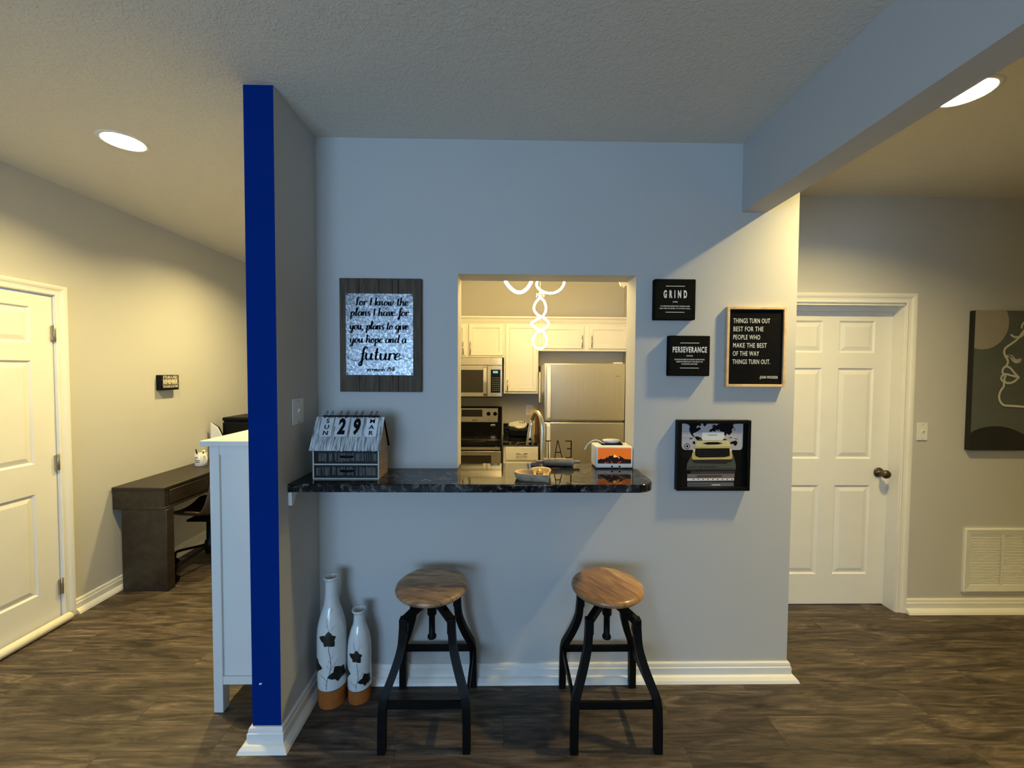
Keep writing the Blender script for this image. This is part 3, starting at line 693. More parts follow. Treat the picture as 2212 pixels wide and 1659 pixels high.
# heart bowl and chocolate
t = thing('heart_bowl', 'heart-shaped wooden bowl on the bar counter', 'bowl', (.150, 1.860, ZT))
def heart(sc, z, off=(0, 0)):
    pts = []; n = 56; ax = Vector((.545, -.838)); pe = Vector((.838, .545))
    for i in range(n):
        a = 2 * PI * i / n
        hx = 16 * math.sin(a) ** 3 / 17; hy = (13 * math.cos(a) - 5 * math.cos(2 * a) - 2 * math.cos(3 * a) - math.cos(4 * a)) / 17
        p = pe * hx * .101 * sc + ax * (-(hy + .12)) * .100 * sc
        pts.append(Vector((p.x, p.y, z)))
    return pts
b = MB(); b.loft([heart(.90, 0), heart(.955, .007), heart(1.0, .022), heart(1.0, .031), heart(.985, .033)], 'bowlwood', cap=False); b.bm.faces.new([b.bm.verts.new(p) for p in heart(.90, 0)][::-1]); b.build('shell', t)
b = MB(); b.loft([heart(.985, .033), heart(.88, .0325), heart(.82, .026), heart(.70, .014), heart(.5, .0105)], 'bowlin', cap=False); b.bm.faces.new([b.bm.verts.new(p) for p in heart(.5, .0105)]); b.build('hollow', t)
t = thing('wrapped_chocolate', 'round gold foil chocolate lying in the heart bowl', 'chocolate', (.160, 1.868, ZT + .0105))
b = MB(); b.lathe([(.001, 0), (.012, 0), (.0175, .013), (.016, .013), (.011, .002)], n=22, m='papercup', cap=False); b.build('paper_cup', t)
b = MB(); b.lathe([(.001, .001)] + [(.0158 * math.cos(a), .0175 + .0158 * math.sin(a)) for a in [(-80 + 16 * i) * PI / 180 for i in range(11)]] + [(.001, .0335)], n=22, m='gold'); b.build('foil_ball', t)

# ------------------------------------------------------------------ brush lettering for the plaque
GL = {
 'a': (.92, [[(.72, .80), (.45, 1), (.12, .72), (.08, .28), (.32, 0), (.60, .25), (.72, .8)], [(.74, .98), (.70, .4), (.78, .05), (.98, .18)]]),
 'd': (.92, [[(.70, .80), (.45, 1), (.12, .72), (.08, .28), (.32, 0), (.60, .25), (.72, .8)], [(.80, 1.95), (.74, 1), (.72, .3), (.80, .03), (.98, .18)]]),
 'e': (.70, [[(.08, .42), (.40, .52), (.56, .80), (.36, 1), (.12, .72), (.08, .28), (.34, 0), (.72, .28)]]),
 'f': (.62, [[(.74, 1.62), (.60, 1.92), (.40, 1.65), (.36, 1.0), (.34, 0), (.30, -.65), (.14, -.85), (.06, -.55), (.30, -.05), (.62, .25)], [(.08, .95), (.66, 1.02)]]),
 'F': (.80, [[(.95, 1.75), (.74, 1.95), (.46, 1.85), (.36, 1.5), (.36, .8), (.34, .25), (.26, 0)], [(.12, 1.0), (.66, 1.06)]]),
 'g': (.92, [[(.72, .80), (.45, 1), (.12, .72), (.08, .28), (.32, .02), (.60, .25), (.72, .8)], [(.74, .98), (.70, 0), (.60, -.75), (.30, -.88), (.20, -.55), (.58, -.12), (.98, .22)]]),
 'h': (.95, [[(.16, 1.95), (.14, 1), (.12, 0)], [(.14, .5), (.40, .96), (.62, .86), (.64, .4), (.72, .05), (.98, .18)]]),
 'i': (.48, [[(.14, 1), (.12, .25), (.26, 0), (.50, .20)], [(.15, 1.42), (.16, 1.55)]]),
 'I': (.42, [[(.18, 1.80), (.17, .9), (.16, 0)]]),
 'k': (.80, [[(.14, 1.95), (.13, 1), (.12, 0)], [(.62, .98), (.40, .70), (.16, .48)], [(.24, .52), (.46, .12), (.82, .14)]]),
 'l': (.52, [[(.02, .25), (.32, 1.1), (.40, 1.70), (.27, 1.93), (.16, 1.5), (.14, .4), (.28, 0), (.54, .22)]]),
 'm': (1.2, [[(.10, 1), (.11, .5), (.10, 0)], [(.12, .5), (.32, .97), (.46, .85), (.46, .4), (.45, 0)], [(.47, .5), (.68, .97), (.84, .85), (.85, .3), (.94, .03), (1.2, .18)]]),
 'n': (.92, [[(.10, 1), (.11, .5), (.10, 0)], [(.12, .5), (.36, .97), (.56, .86), (.58, .4), (.66, .05), (.94, .18)]]),
 'o': (.82, [[(.40, 1), (.12, .75), (.08, .28), (.34, 0), (.60, .25), (.62, .72), (.42, 1), (.55, .82), (.84, .78)]]),
 'p': (.88, [[(.16, 1.0), (.14, .2), (.10, -.88)], [(.15, .45), (.40, .98), (.64, .78), (.62, .25), (.38, 0), (.18, .18)], [(.60, .2), (.88, .22)]]),
 'r': (.64, [[(.12, 1.02), (.12, .5), (.10, 0)], [(.13, .55), (.28, .88), (.44, 1.0), (.56, .92), (.55, .74)]]),
 's': (.62, [[(.54, .84), (.40, 1.0), (.20, .92), (.16, .70), (.36, .50), (.50, .28), (.42, .04), (.20, 0), (.06, .14)]]),
 't': (.60, [[(.26, 1.75), (.22, 1), (.20, .3), (.32, .02), (.60, .22)], [(.04, 1.08), (.46, 1.13)]]),
 'u': (.92, [[(.10, 1), (.08, .4), (.26, 0), (.52, .25), (.62, .95)], [(.64, 1), (.62, .3), (.72, .03), (.94, .2)]]),
 'v': (.74, [[(.06, .92), (.16, .98), (.24, .4), (.34, .02), (.56, .55), (.60, .98), (.76, .84)]]),
 'w': (1.08, [[(.08, 1), (.06, .4), (.22, 0), (.42, .3), (.50, .95)], [(.50, .9), (.48, .3), (.64, 0), (.86, .4), (.90, .98), (1.08, .84)]]),
 'y': (.90, [[(.10, 1), (.08, .45), (.26, .05), (.50, .25), (.62, .95)], [(.64, 1), (.60, 0), (.46, -.75), (.20, -.86), (.14, -.5), (.52, -.1), (.92, .22)]]),
 'J': (.44, [[(.20, 1), (.19, .2), (.14, -.45), (-.02, -.62), (-.16, -.45)], [(.20, 1.38), (.21, 1.52)]]),
 ',': (.42, [[(.14, .12), (.16, -.02), (.06, -.28)]]),
 '2': (.72, [[(.10, 1.45), (.34, 1.80), (.58, 1.5), (.46, .95), (.08, .04), (.62, .06)]]),
 '9': (.72, [[(.56, 1.45), (.34, 1.78), (.10, 1.45), (.22, 1.05), (.52, 1.3), (.58, 1.5), (.54, .7), (.40, 0)]]),
 '1': (.38, [[(.06, 1.5), (.22, 1.80), (.20, 0)]]), ':': (.30, [[(.12, .9), (.12, 1.02)], [(.12, .15), (.12, .28)]]), ' ': (.55, []),
}
def script(b, text, x, z, xh, w, F, m, sx=1., slant=.10, fit=None, dep=.0006):
    tot = sum(GL[c][0] for c in text)
    if fit: sx = fit / (tot * xh)
    for c in text:
        adv, strokes = GL[c]
        for st in strokes: b.ribbon([(x + (px + slant * pz) * xh * sx, z + pz * xh) for px, pz in st], w, F, m, dep, calli=True, n=7)
        x += adv * xh * sx
    return x
# plaque: board on the wall with metal sheet
t = thing('scripture_plaque', 'dark barn-wood plaque with galvanised metal sheet and black brush lettering', 'wall plaque', (-.822, YW - .001, 1.488))
pw, ph, pd = .404, .561, .022
b = MB()
xs = [0, .098, .195, .262, .290, pw]
for i in range(5): b.box((xs[i] + .0006, -pd - (.0012 if i % 2 else 0), 0), (xs[i + 1] - .0006, 0, ph), 'wallboard', .0015, 1)
b.build('board', t)
mx0, mx1, mz0, mz1 = .032, .364, .083, .486
b = MB(); b.box((mx0, -pd - .0035, mz0), (mx1, -pd - .0013, mz1), 'galv', .0008, 1); ms = b.build('metal_sheet', t)
for x, z in ((mx0 + .006, mz0 + .006), (mx1 - .006, mz0 + .006), (mx0 + .006, mz1 - .006), (mx1 - .006, mz1 - .006)):
    b = MB(); b.lathe([(.001, -.003), (.003, -.0022), (.0038, 0)], (x, -pd - .0034, z), 10, 'ink', 'Y'); b.build('nail', t)
FP = lambda x, z, d: Vector((x, -pd - .0035 - d, z))
s_ = .0030   # metres per crop pixel of the plaque photo, fitted below through explicit positions
b = MB()
script(b, 'For I know the', .078, .427, .0205, .0078, FP, 'ink', fit=.262)
script(b, 'plans I have for', .056, .376, .0205, .0078, FP, 'ink', fit=.285)
script(b, 'you, plans to give', .052, .309, .0205, .0078, FP, 'ink', fit=.288)
script(b, 'you hope and a', .052, .2435, .0205, .0078, FP, 'ink', fit=.278)
script(b, 'future', .096, .158, .0340, .0108, FP, 'ink', fit=.205)
b.ribbon([(.112, .160), (.085, .156), (.056, .160), (.042, .172), (.050, .182), (.060, .176)], .0022, FP, 'ink', .0006)
b.ribbon([(.296, .166), (.318, .170), (.312, .178), (.306, .166), (.330, .158), (.352, .160), (.350, .168), (.340, .166)], .0022, FP, 'ink', .0006)
script(b, 'Jeremiah 29:11', .134, .1026, .0118, .0042, FP, 'ink', fit=.136)
b.build('lettering', ms)
# two black canvases
def canvas_sign(x, z, label, words, sub, lines, zrows, fit, track):
    t = thing('canvas_sign', label, 'wall sign', (x, YW - .001, z), group='black slogan canvases')
    w, h, d = .206, .201, .036
    b = MB(); b.box((0, -d, 0), (w, 0, h), 'canvas', .004, 2); b.build('canvas', t)
    b = MB(); m = lambda zz, dx=0: TWat(w / 2 + dx, zz, d + .0003)
    b.text(words, zrows[0], m(zrows[1]), 'print_white', fitw=fit, off=zrows[7], space=track)
    b.text(sub, .0085, m(zrows[2]), 'print_white', sx=1.0, off=.0001)
    for k, l in enumerate(lines): b.text(l, .0085, m(zrows[3] - .0112 * k), 'print_white', fitw=zrows[6][k], off=.0001)
    for zz in (zrows[4], zrows[5]): b.box((w / 2 - .0475, -d - .0007, zz - .0013), (w / 2 + .0475, -d - .0002, zz + .0013), 'print_white')
    b.build('lettering', t)
canvas_sign(.737, 1.8555, 'square black canvas reading GRIND, above the other black canvas', 'GRIND', '(VERB)', ['TO PERFORM REPETITIVE THINGS OVER', 'AND OVER, IN ORDER, TO ATTAIN A GOAL.'], (.050, .124, .088, .0665, .1655, .0370, (.148, .156), .0022), .117, 2.0)
canvas_sign(.8145, 1.5760, 'square black canvas reading PERSEVERANCE, below the other black canvas', 'PERSEVERANCE', '(NOUN)', ['STEADFASTNESS IN DOING SOMETHING', 'DESPITE DIFFICULTY OR DELAY IN', 'ACHIEVING SUCCESS'], (.0385, .130, .1005, .082, .1645, .0400, (.151, .132, .081), .0013), .172, 1.22)
# letter board
t = thing('letter_board', 'black letter board in a light wood frame with white slogan lettering', 'letter board', (1.1105, YW - .001, 1.5225))
w, h, d = .302, .403, .024
b = MB()
fp = [(0, 0), (0, .022), (.012, d), (.014, d), (.014, 0)]
b.sweep([(0, 0, 0), (w, 0, 0), (w, 0, h), (0, 0, h), (0, 0, 0)][:4], [(0, 0)] * 3, (0, -1, 0), 'pine') if False else None
fr = .0135
b.box((0, -d, 0), (fr, 0, h), 'pine', .0015, 1); b.box((w - fr, -d, 0), (w, 0, h), 'pine', .0015, 1); b.box((fr, -d, 0), (w - fr, 0, fr), 'pine', .0015, 1); b.box((fr, -d, h - fr), (w - fr, 0, h), 'pine', .0015, 1)
b.build('frame', t)
b = MB(); b.box((fr, -d + .010, fr), (w - fr, 0, h - fr), 'felt')
for i in range(62):
    z = fr + .004 + i * .006
    if z < h - fr - .004: b.box((fr, -d + .0088, z), (w - fr, -d + .0101, z + .0042), 'felt')
b.build('felt', t)
b = MB()
rows = ['THINGS TURN OUT', 'BEST FOR THE', 'PEOPLE WHO', 'MAKE THE BEST', 'OF THE WAY', 'THINGS TURN OUT.']
rw_ = [.186, .152, .137, .171, .134, .192]
for k, l in enumerate(rows): b.text(l, .0335, TWat(.035, .332 - .0412 * k, d - .0086), 'print_white', fitw=rw_[k], off=.0001, align='LEFT', space=1.10)
b.build('lettering', t)
b = MB(); b.text('-JOHN WOODEN', .0195, TWat(w - .034, .0485, d - .0086), 'print_white', fitw=.093, off=.0001, align='RIGHT', space=1.1); b.build('attribution', t)
# framed typewriter print
t = thing('framed_print', 'black framed print of a yellow typewriter on stacked books under a world map', 'framed picture', (.867, YW - .001, .996))
w, h, d = .373, .358, .034
b = MB(); fr = .017
b.box((0, -d, 0), (fr, 0, h), 'blackp', .002, 1); b.box((w - fr, -d, 0), (w, 0, h), 'blackp', .002, 1); b.box((fr, -d, 0), (w - fr, 0, fr), 'blackp', .002, 1); b.box((fr, -d, h - fr), (w - fr, 0, h), 'blackp', .002, 1)
b.build('frame', t)
b = MB(); b.box((fr, -.020, fr), (w - fr, 0, h - fr), 'canvas')
def tp(u, v): return ((u - 135) * .0002525, h - (v - 170) * .0002555)
def FT(x, z, dd): return Vector((x, -.020 - dd, z))
def pg(pts, m, dep): b.poly([tp(*p) for p in pts], FT, m, dep)
pg([(240, 215), (1475, 215), (1475, 700), (1455, 750), (1410, 765), (310, 765), (262, 745), (240, 690)], 'map_bg', .0003)
pg([(310, 225), (400, 218), (520, 216), (610, 235), (630, 275), (585, 300), (625, 345), (575, 385), (520, 415), (460, 440), (475, 470), (500, 500), (480, 510), (430, 465), (395, 400), (385, 350), (400, 300), (370, 262), (325, 250)], 'ink', .0006)
pg([(545, 285), (585, 275), (575, 320), (530, 330)], 'map_bg', .0008)
pg([(660, 216), (780, 216), (740, 255), (690, 305), (668, 270)], 'ink', .0006)
pg([(795, 400), (790, 370), (830, 350), (880, 300), (840, 310), (860, 270), (910, 260), (920, 285), (1000, 235), (1080, 216), (1300, 218), (1320, 235), (1260, 270), (1290, 310), (1245, 360), (1255, 410), (1220, 450), (1200, 470), (1150, 440), (1115, 490), (1085, 440), (1050, 400), (1000, 390), (960, 380), (900, 400), (860, 385), (830, 405)], 'ink', .0006)
pg([(915, 372), (955, 365), (960, 385), (920, 390)], 'map_bg', .0008); pg([(975, 350), (995, 360), (1005, 395), (985, 388)], 'map_bg', .0008)
pg([(500, 500), (560, 495), (620, 520), (660, 560), (640, 580), (560, 575), (520, 545)], 'ink', .0006)
pg([(1180, 505), (1215, 520), (1255, 500), (1250, 525), (1205, 530)], 'ink', .0006); pg([(1300, 525), (1370, 545), (1375, 555), (1310, 540)], 'ink', .0006)
pg([(1285, 310), (1315, 345), (1310, 380), (1280, 370), (1300, 350)], 'grey_ink', .0006)
pg([(1210, 615), (1270, 590), (1340, 575), (1370, 620), (1345, 675), (1310, 680), (1280, 640), (1220, 650)], 'ink', .0006)
for rr, mm, dp in ((58, 'ink', .0006), (46, 'map_bg', .0008)): pg([(352 + rr * math.cos(a), 692 + rr * math.sin(a)) for a in [2 * PI * i / 20 for i in range(20)]], mm, dp)
pg([(352, 655), (365, 680), (388, 692), (365, 705), (352, 730), (340, 705), (316, 692), (340, 680)], 'ink', .0010)
for v in (392, 522): pg([(245, v), (640, v), (640, v + 3), (245, v + 3)], 'grey_ink', .0005)
# typewriter
pg([(395, 525), (450, 520), (455, 550), (400, 555)], 'grey_ink', .0010); pg([(460, 600), (500, 590), (520, 640), (470, 650)], 'ink', .0010)
pg([(645, 418), (1092, 408), (1095, 570), (648, 575)], 'print_white', .0010); pg([(765, 465), (945, 463), (945, 473), (765, 475)], 'grey_ink', .0013)
pg([(585, 545), (645, 540), (660, 580), (1060, 572), (1080, 540), (1140, 540), (1150, 585), (580, 590)], 'grey_ink', .0011)
pg([(560, 580), (1170, 570), (1215, 600), (1270, 860), (1270, 930), (1240, 950), (480, 960), (450, 930), (450, 860), (520, 620)], 'typ_y', .0014)
pg([(555, 590), (1180, 580), (1235, 690), (515, 700)], 'typ_l', .0017)
pg([(650, 635), (770, 608), (960, 605), (1070, 632), (970, 655), (760, 660)], 'ink', .0020)
pg([(515, 735), (1205, 728), (1215, 880), (1180, 890), (1110, 905), (600, 915), (530, 890), (510, 860)], 'ink', .0020)
for r_ in range(4):
    for k in range(12):
        u = 560 + 52 * k + 14 * r_; v = 762 + 36 * r_
        if u < 1180: pg([(u, v), (u + 26, v), (u + 26, v + 6), (u, v + 6)], 'grey_ink', .0023)
for u in (470, 1215): pg([(u, 752), (u + 38, 752), (u + 38, 795), (u, 795)], 'print_white', .0020)
pg([(450, 945), (1270, 935), (1265, 985), (1230, 1010), (1180, 1010), (1160, 1040), (560, 1030), (480, 1020)], 'art_hill', .0013)
pg([(440, 880), (1290, 870), (1345, 1060), (1345, 1160), (345, 1170), (360, 1030)], 'bk_green', .0008)
pg([(350, 1135), (1340, 1130), (1320, 1170), (360, 1175)], 'bk_dark', .0011)
for x0_, x1_ in ((390, 550), (590, 680), (700, 950)): pg([(x0_, 1095), (x1_, 1088), (x1_, 1112), (x0_, 1118)], 'bk_dark', .0011)
pg([(430, 1190), (1330, 1180), (1330, 1235), (430, 1240)], 'bk_dark', .0010); pg([(620, 1205), (1030, 1200), (1030, 1218), (620, 1222)], 'grey_ink', .0013)
pg([(365, 1245), (1325, 1238), (1320, 1320), (365, 1322)], 'bk_pink', .0010); pg([(560, 1275), (1065, 1268), (1065, 1300), (560, 1308)], 'papercup', .0013)
pg([(365, 1330), (1315, 1325), (1315, 1375), (365, 1385)], 'print_white', .0010)
for k in range(9): u = 470 + 98 * k; pg([(u, 1352), (u + 20, 1345), (u + 44, 1352), (u + 22, 1366)], 'ink', .0013)
for k in range(19): u = 440 + 48 * k; pg([(u, 1328), (u + 20, 1328), (u + 10, 1340)], 'ink', .0013)
pg([(365, 1395), (1310, 1390), (1310, 1415), (365, 1418)], 'bk_dark', .0010)
pg([(370, 1420), (1310, 1410), (1310, 1490), (370, 1500)], 'bk_grey', .0010); pg([(390, 1448), (830, 1444), (830, 1472), (390, 1478)], 'grey_ink', .0013); pg([(870, 1458), (1035, 1454), (1035, 1470), (870, 1474)], 'print_white', .0013)
b.build('picture', t)
# switches, outlet
def switch(name, label, F, loc, outlet=False, w=.071, h=.117):
    t = thing(name, label, 'wall outlet' if outlet else 'light switch', loc)
    b = MB(); a = F(-w / 2, -h / 2, 0); c = F(w / 2, h / 2, .006); b.box(a, c, 'plastic', .0025, 2); b.build('cover_plate', t)
    if outlet:
        for zz in (-.02, .02):
            b = MB(); b.box(F(-.016, zz - .013, .005), F(.016, zz + .013, .0075), 'plastic', .001, 1); b.box(F(-.008, zz - .004, .007), F(-.005, zz + .006, .0079), 'ink'); b.box(F(.005, zz - .004, .007), F(.008, zz + .006, .0079), 'ink'); b.build('socket', t)
    else:
        b = MB(); b.box(F(-.006, -.013, .005), F(.006, .013, .008), 'plastic'); b.prism([F(-.0045, -.006, .006), F(-.0045, .011, .006), F(-.0045, .011, .017), F(-.0045, .006, .017)], F(.0045, 0, 0) - F(-.0045, 0, 0), 'plastic'); b.build('toggle', t)
    for zz in ((-.047, .047) if not outlet else (0,)):
        b = MB(); c0 = F(0, zz, .006); c1 = F(0, zz, .0074); b.tube([c0, c1], .003, 'nickel', 8); b.build('screw', t)
    return t
switch('light_switch', 'white toggle switch on the short grey wall above the counter end', FE, (XWR + .0003, 1.853, 1.408), w=.096)
switch('light_switch', 'white toggle switch on the hall wall between white door and canvas', FW, (2.751, YR - .0003, 1.2125))
# return air vent
t = thing('air_vent', 'large white louvered return-air grille low on the hall wall', 'air vent', (3.060, YR - .0005, .138))
vw, vh = .52, .430
b = MB()
fp_ = [(0, 0), (0, .014), (-.010, .018), (-.060, .010), (-.060, 0)]
b.sweep([(0, 0, 0), (0, 0, vh), (vw, 0, vh), (vw, 0, 0), (0, 0, 0), (0, 0, vh)][:5], [(-u, v) for u, v in [(0, 0), (0, .012), (.008, .016), (.046, .010), (.050, .004), (.050, 0)]], (0, -1, 0), 'white', sign=-1, cap=False)
b.box((vw / 2 - .008, -.0115, .045), (vw / 2 + .008, -.0095, vh - .045), 'white')
b.build('frame', t)
b = MB(); b.box((.045, -.0022, .045), (vw - .045, 0, vh - .045), 'filter'); b.build('filter_backing', t)
b = MB(); nsl = 32
for i in range(nsl):
    z = .052 + i * (vh - .104) / (nsl - 1)
    b.prism([(.048, -.0025, z + .003), (.048, -.0085, z - .003), (.048, -.0093, z - .002), (.048, -.0032, z + .004)], (vw - .096, 0, 0), 'white')
b.build('louvers', t)
# face canvas
t = thing('canvas_art', 'large slate-grey canvas with white line-drawn face profile, beyond the hall switch', 'wall art', (3.040, YR - .0005, 1.094))
aw, ah, ad = .72, .912, .034
b = MB(); b.box((0, -ad, 0), (aw, 0, ah), 'art_hill', .002, 1); b.build('canvas', t)
FA = lambda x, z, d: Vector((x, -ad - d, z))
b = MB()
b.poly([(.001, .001), (aw - .001, .001), (aw - .001, ah - .001), (.001, ah - .001)], FA, 'art_bg', .0004)
ca = lambda u, v: ((u - 305 + (v - 155) * .031) * .000655, ah - (v - 155) * .000655)
mo = [ca(308, 157)] + [(.050 + .176 * math.sin(a), ah - .095 - .155 * math.cos(a) * 1.0) for a in []]
cxm, czm, rm = .052, ah - .080, .172
pts = [(.001, ah - .001), (.001, czm - math.sqrt(rm ** 2 - cxm ** 2))]
for i in range(25):
    a = math.atan2(-math.sqrt(rm ** 2 - cxm ** 2), -cxm) + i / 24 * (math.asin((.079) / rm) - math.atan2(-math.sqrt(rm ** 2 - cxm ** 2), -cxm))
    pts.append((cxm + rm * math.cos(a), czm + rm * math.sin(a)))
b.poly(pts[:2] + pts[3:], FA, 'art_moon', .0007)
hp = [(.001, .001), (aw - .001, .001)] + [(.165 + .36 * math.cos(a), -.20 + .36 * math.sin(a)) for a in [i * PI / 30 for i in range(30)] if -.20 + .36 * math.sin(a) > .001 and .165 + .36 * math.cos(a) > .001] + [(.001, .115)]
b.poly(hp, FA, 'art_hill', .0007)
lines = [[(810, 330), (780, 370), (735, 430), (680, 475), (615, 520), (597, 560), (607, 600), (632, 640), (636, 670), (618, 705)], [(660, 390), (700, 415), (760, 410), (800, 370)], [(618, 602), (660, 612), (690, 650), (720, 665), (752, 655), (762, 635), (735, 645), (705, 640), (670, 605), (640, 600)],
         [(618, 705), (590, 725), (580, 765), (610, 790)], [(625, 705), (660, 725), (700, 770), (748, 818)], [(748, 812), (700, 855), (650, 872), (600, 862), (568, 835), (575, 800), (600, 786)], [(590, 790), (620, 784), (660, 795), (738, 812)], [(600, 862), (598, 820), (615, 800)], [(590, 868), (590, 905), (560, 950), (545, 1000), (555, 1050), (590, 1090), (650, 1098), (740, 1103), (860, 1120), (1000, 1190)], [(760, 330), (770, 290), (800, 260)], [(790, 330), (860, 290), (930, 200), (960, 157)]]
for k, l in enumerate(lines): b.ribbon([ca(*p) for p in l], .0135, FA, 'art_line', .0010 + .0005 * k, n=5)
b.build('painting', t)
# small sign on the left wall
t = thing('block_sign', 'small black block sign with cream lettering, alone on the left wall', 'wall sign', (XL + .0005, 3.305, 1.4225))
b = MB(); b.box((0, 0, 0), (.045, .172, .123), 'blackp', .002, 1); b.build('block', t)
b = MB(); Fb = lambda x, z, d: Vector((.045 + d, x, z))
m = lambda x, z: Matrix.Translation((.0455, x, z)) @ TE
b.text('IF PLAN A FAILS', .034, m(.086, .104), 'sign_cream', sx=.60, off=.001); b.text('REMEMBER', .046, m(.086, .066), 'sign_cream', sx=.66, off=.0022); b.text('YOU HAVE 25 LETTERS', .026, m(.086, .028), 'sign_cream', sx=.56, off=.0006)
for z in (.086, .044): b.box((.045, .006, z), (.0456, .166, z + .002), 'sign_cream')
b.build('lettering', t)

# ------------------------------------------------------------------ left room: desk, chair, dresser
DY = 2.906
t = thing('desk', 'dark walnut desk with deep top and slab legs against the left wall', 'desk', (-2.790, DY, 0))
dw, dl = .372, 1.40
b = MB(); b.box((0, 0, .735), (dw, dl, .752), 'desk', .002, 1); b.box((.002, .006, .607), (dw - .006, dl - .006, .735), 'desk'); b.box((.002, .004, .592), (dw - .002, dl - .004, .607), 'desk', .002, 1); b.build('desk_top', t)
b = MB(); b.box((.060, .004, 0), (dw + .008, .070, .592), 'desk', .003, 1); b.build('leg', t)
b = MB(); b.box((.060, dl - .074, 0), (dw - .004, dl - .008, .592), 'desk', .003, 1); b.build('leg', t)
for k in range(2):
    b = MB(); b.box((dw - .008, .05 + k * .66, .622), (dw + .001, .05 + k * .66 + .63, .722), 'desk', .002, 1); b.build('drawer_front', t)
t = thing('coffee_mug', 'white mug holding pens on the desk beside the white dresser', 'mug', (-2.660, 3.585, .7525))
b = MB(); b.lathe([(.001, 0), (.043, 0), (.046, .004), (.046, .104), (.044, .107), (.042, .104), (.042, .008), (.001, .006)], n=28, m='ceramic'); b.build('cup', t)
b = MB(); dxy = Vector((.80, -.35)).normalized(); b.tube([Vector((dxy.x * (.044 + q), dxy.y * (.044 + q), z)) for q, z in spline2([(0, .088), (.022, .090), (.034, .070), (.034, .045), (.020, .025), (0, .024)], 5)], .0055, 'ceramic', 8); b.build('handle', t)
b = MB()
Fm = lambda x, z, d: Vector(((.0462 + d) * math.cos(-1.25 + x / .046), (.0462 + d) * math.sin(-1.25 + x / .046), z))
for z, x0_, x1_ in ((.078, -.035, -.008), (.066, -.035, -.020), (.052, -.035, .006), (.038, -.035, .004)): b.ribbon([(x0_, z), ((x0_ + x1_) / 2, z), (x1_, z)], .005, Fm, 'ink', .0006)
b.build('printed_text', t)
for k, (dx, dy, mm, hh) in enumerate(((-.02, -.012, 'blackp', .145), (.01, .01, 'ceramic', .132), (.022, -.01, 'papercup', .128))):
    b = MB(); b.tube([(dx * .5, dy * .5, .012), (dx * 1.5, dy * 1.5, hh)], .0055 if k != 1 else .011, mm, 8); tag(b.build('pen', loc=(-2.660, 3.585, .7525)), ['dark pen standing in the white mug', 'thick white marker standing in the white mug', 'brown pen standing in the white mug'][k], 'pen', 'pens in the mug')
t = thing('photo_stand', 'small white-backed photo stand on the desk, leaning near the wall', 'picture frame', (-2.70, 3.84, .7525))
b = MB(); b.prism([(-.055, 0, 0), (.045, 0, 0), (.045, .0, .22), (.005, 0, .30), (-.055, 0, .34)], (.0, .010, .0), 'plastic'); b.build('front_panel', t)
b = MB(); b.prism([(-.05, .012, 0), (.050, .012, 0), (.050, .012, .215), (.010, .012, .30), (-.05, .012, .335)], (0, .012, 0), 'blackp'); b.build('back_panel', t)
b = MB(); b.prism([(-.05, .024, .24), (.0, .024, .20), (.0, .12, 0), (-.05, .12, 0)], (0, .006, 0), 'blackp'); b.build('easel_leg', t)
t = thing('printer', 'black boxy device with rounded top edge at the far end of the desk', 'printer', (-2.690, 3.90, .7525))
b = MB(); b.box((0, 0, 0), (.262, .34, .340), 'blackp', .012, 3); b.build('case', t)
b = MB(); b.box((-.002, -.002, .350), (.264, .342, .385), 'blackp', .012, 3); b.box((.01, .01, .338), (.25, .33, .352), 'ink'); b.build('lid', t)
# office chair tucked under the desk
t = thing('office_chair', 'brown shell desk chair on black star base tucked under the walnut desk', 'office chair', (-2.400, 3.325, 0), rz=0)
b = MB()
rows = []
for k, (yy, zz, wd) in enumerate([(-.23, .445, .40), (-.20, .430, .43), (-.08, .418, .45), (.06, .425, .46), (.155, .455, .46), (.205, .53, .46), (.225, .62, .45), (.24, .72, .42), (.245, .79, .36), (.245, .82, .24)]):
    row = []
    for i in range(9):
        u = i / 8 * 2 - 1; lift = .075 * abs(u) ** 2.2
        if k < 4: p = (yy, u * wd / 2, zz + lift * (1 if k > 0 else .5))
        else: p = (yy - lift * 1.1, u * wd / 2, zz + lift * .3)
        row.append(Vector((-p[0] * -1, p[1], p[2])))
    rows.append(row)
b.loft(rows, 'leather', cap=False, closed=False)
o = b.build('seat_shell', t); md = o.modifiers.new('s', 'SOLIDIFY'); md.thickness = .022; md = o.modifiers.new('ss', 'SUBSURF'); md.levels = 1; md.render_levels = 2
b = MB(); b.box((-.12, -.10, .385), (.12, .10, .405), 'blackp', .005, 1); b.lathe([(.028, .36), (.028, .39)], n=18, m='blackp'); b.build('seat_plate', t)
b = MB(); b.lathe([(.001, .10), (.040, .10), (.042, .20), (.030, .215), (.028, .36), (.016, .362), (.016, .39)], n=20, m='blackp'); b.build('gas_lift', t)
for k in range(5):
    a = PI + .052 + 2 * PI * k / 5; dx, dy = math.cos(a), math.sin(a)
    b = MB(); b.tube([(dx * q, dy * q, z) for q, z in spline2([(.03, .165), (.12, .145), (.24, .118), (.275, .100), (.283, .07)], 4)], .0105, 'black', 10); lg = b.build('base_leg', t)
    b = MB(); nx, ny = -dy, dx
    for s in (-1, 1): b.tube([(dx * .29 + nx * s * .010, dy * .29 + ny * s * .010, .0255), (dx * .29 + nx * s * .024, dy * .29 + ny * s * .024, .0255)], .025, 'blackp', 18)
    b.tube([(dx * .283, dy * .283, .035), (dx * .283, dy * .283, .075)], .009, 'black', 8); b.build('caster', lg)
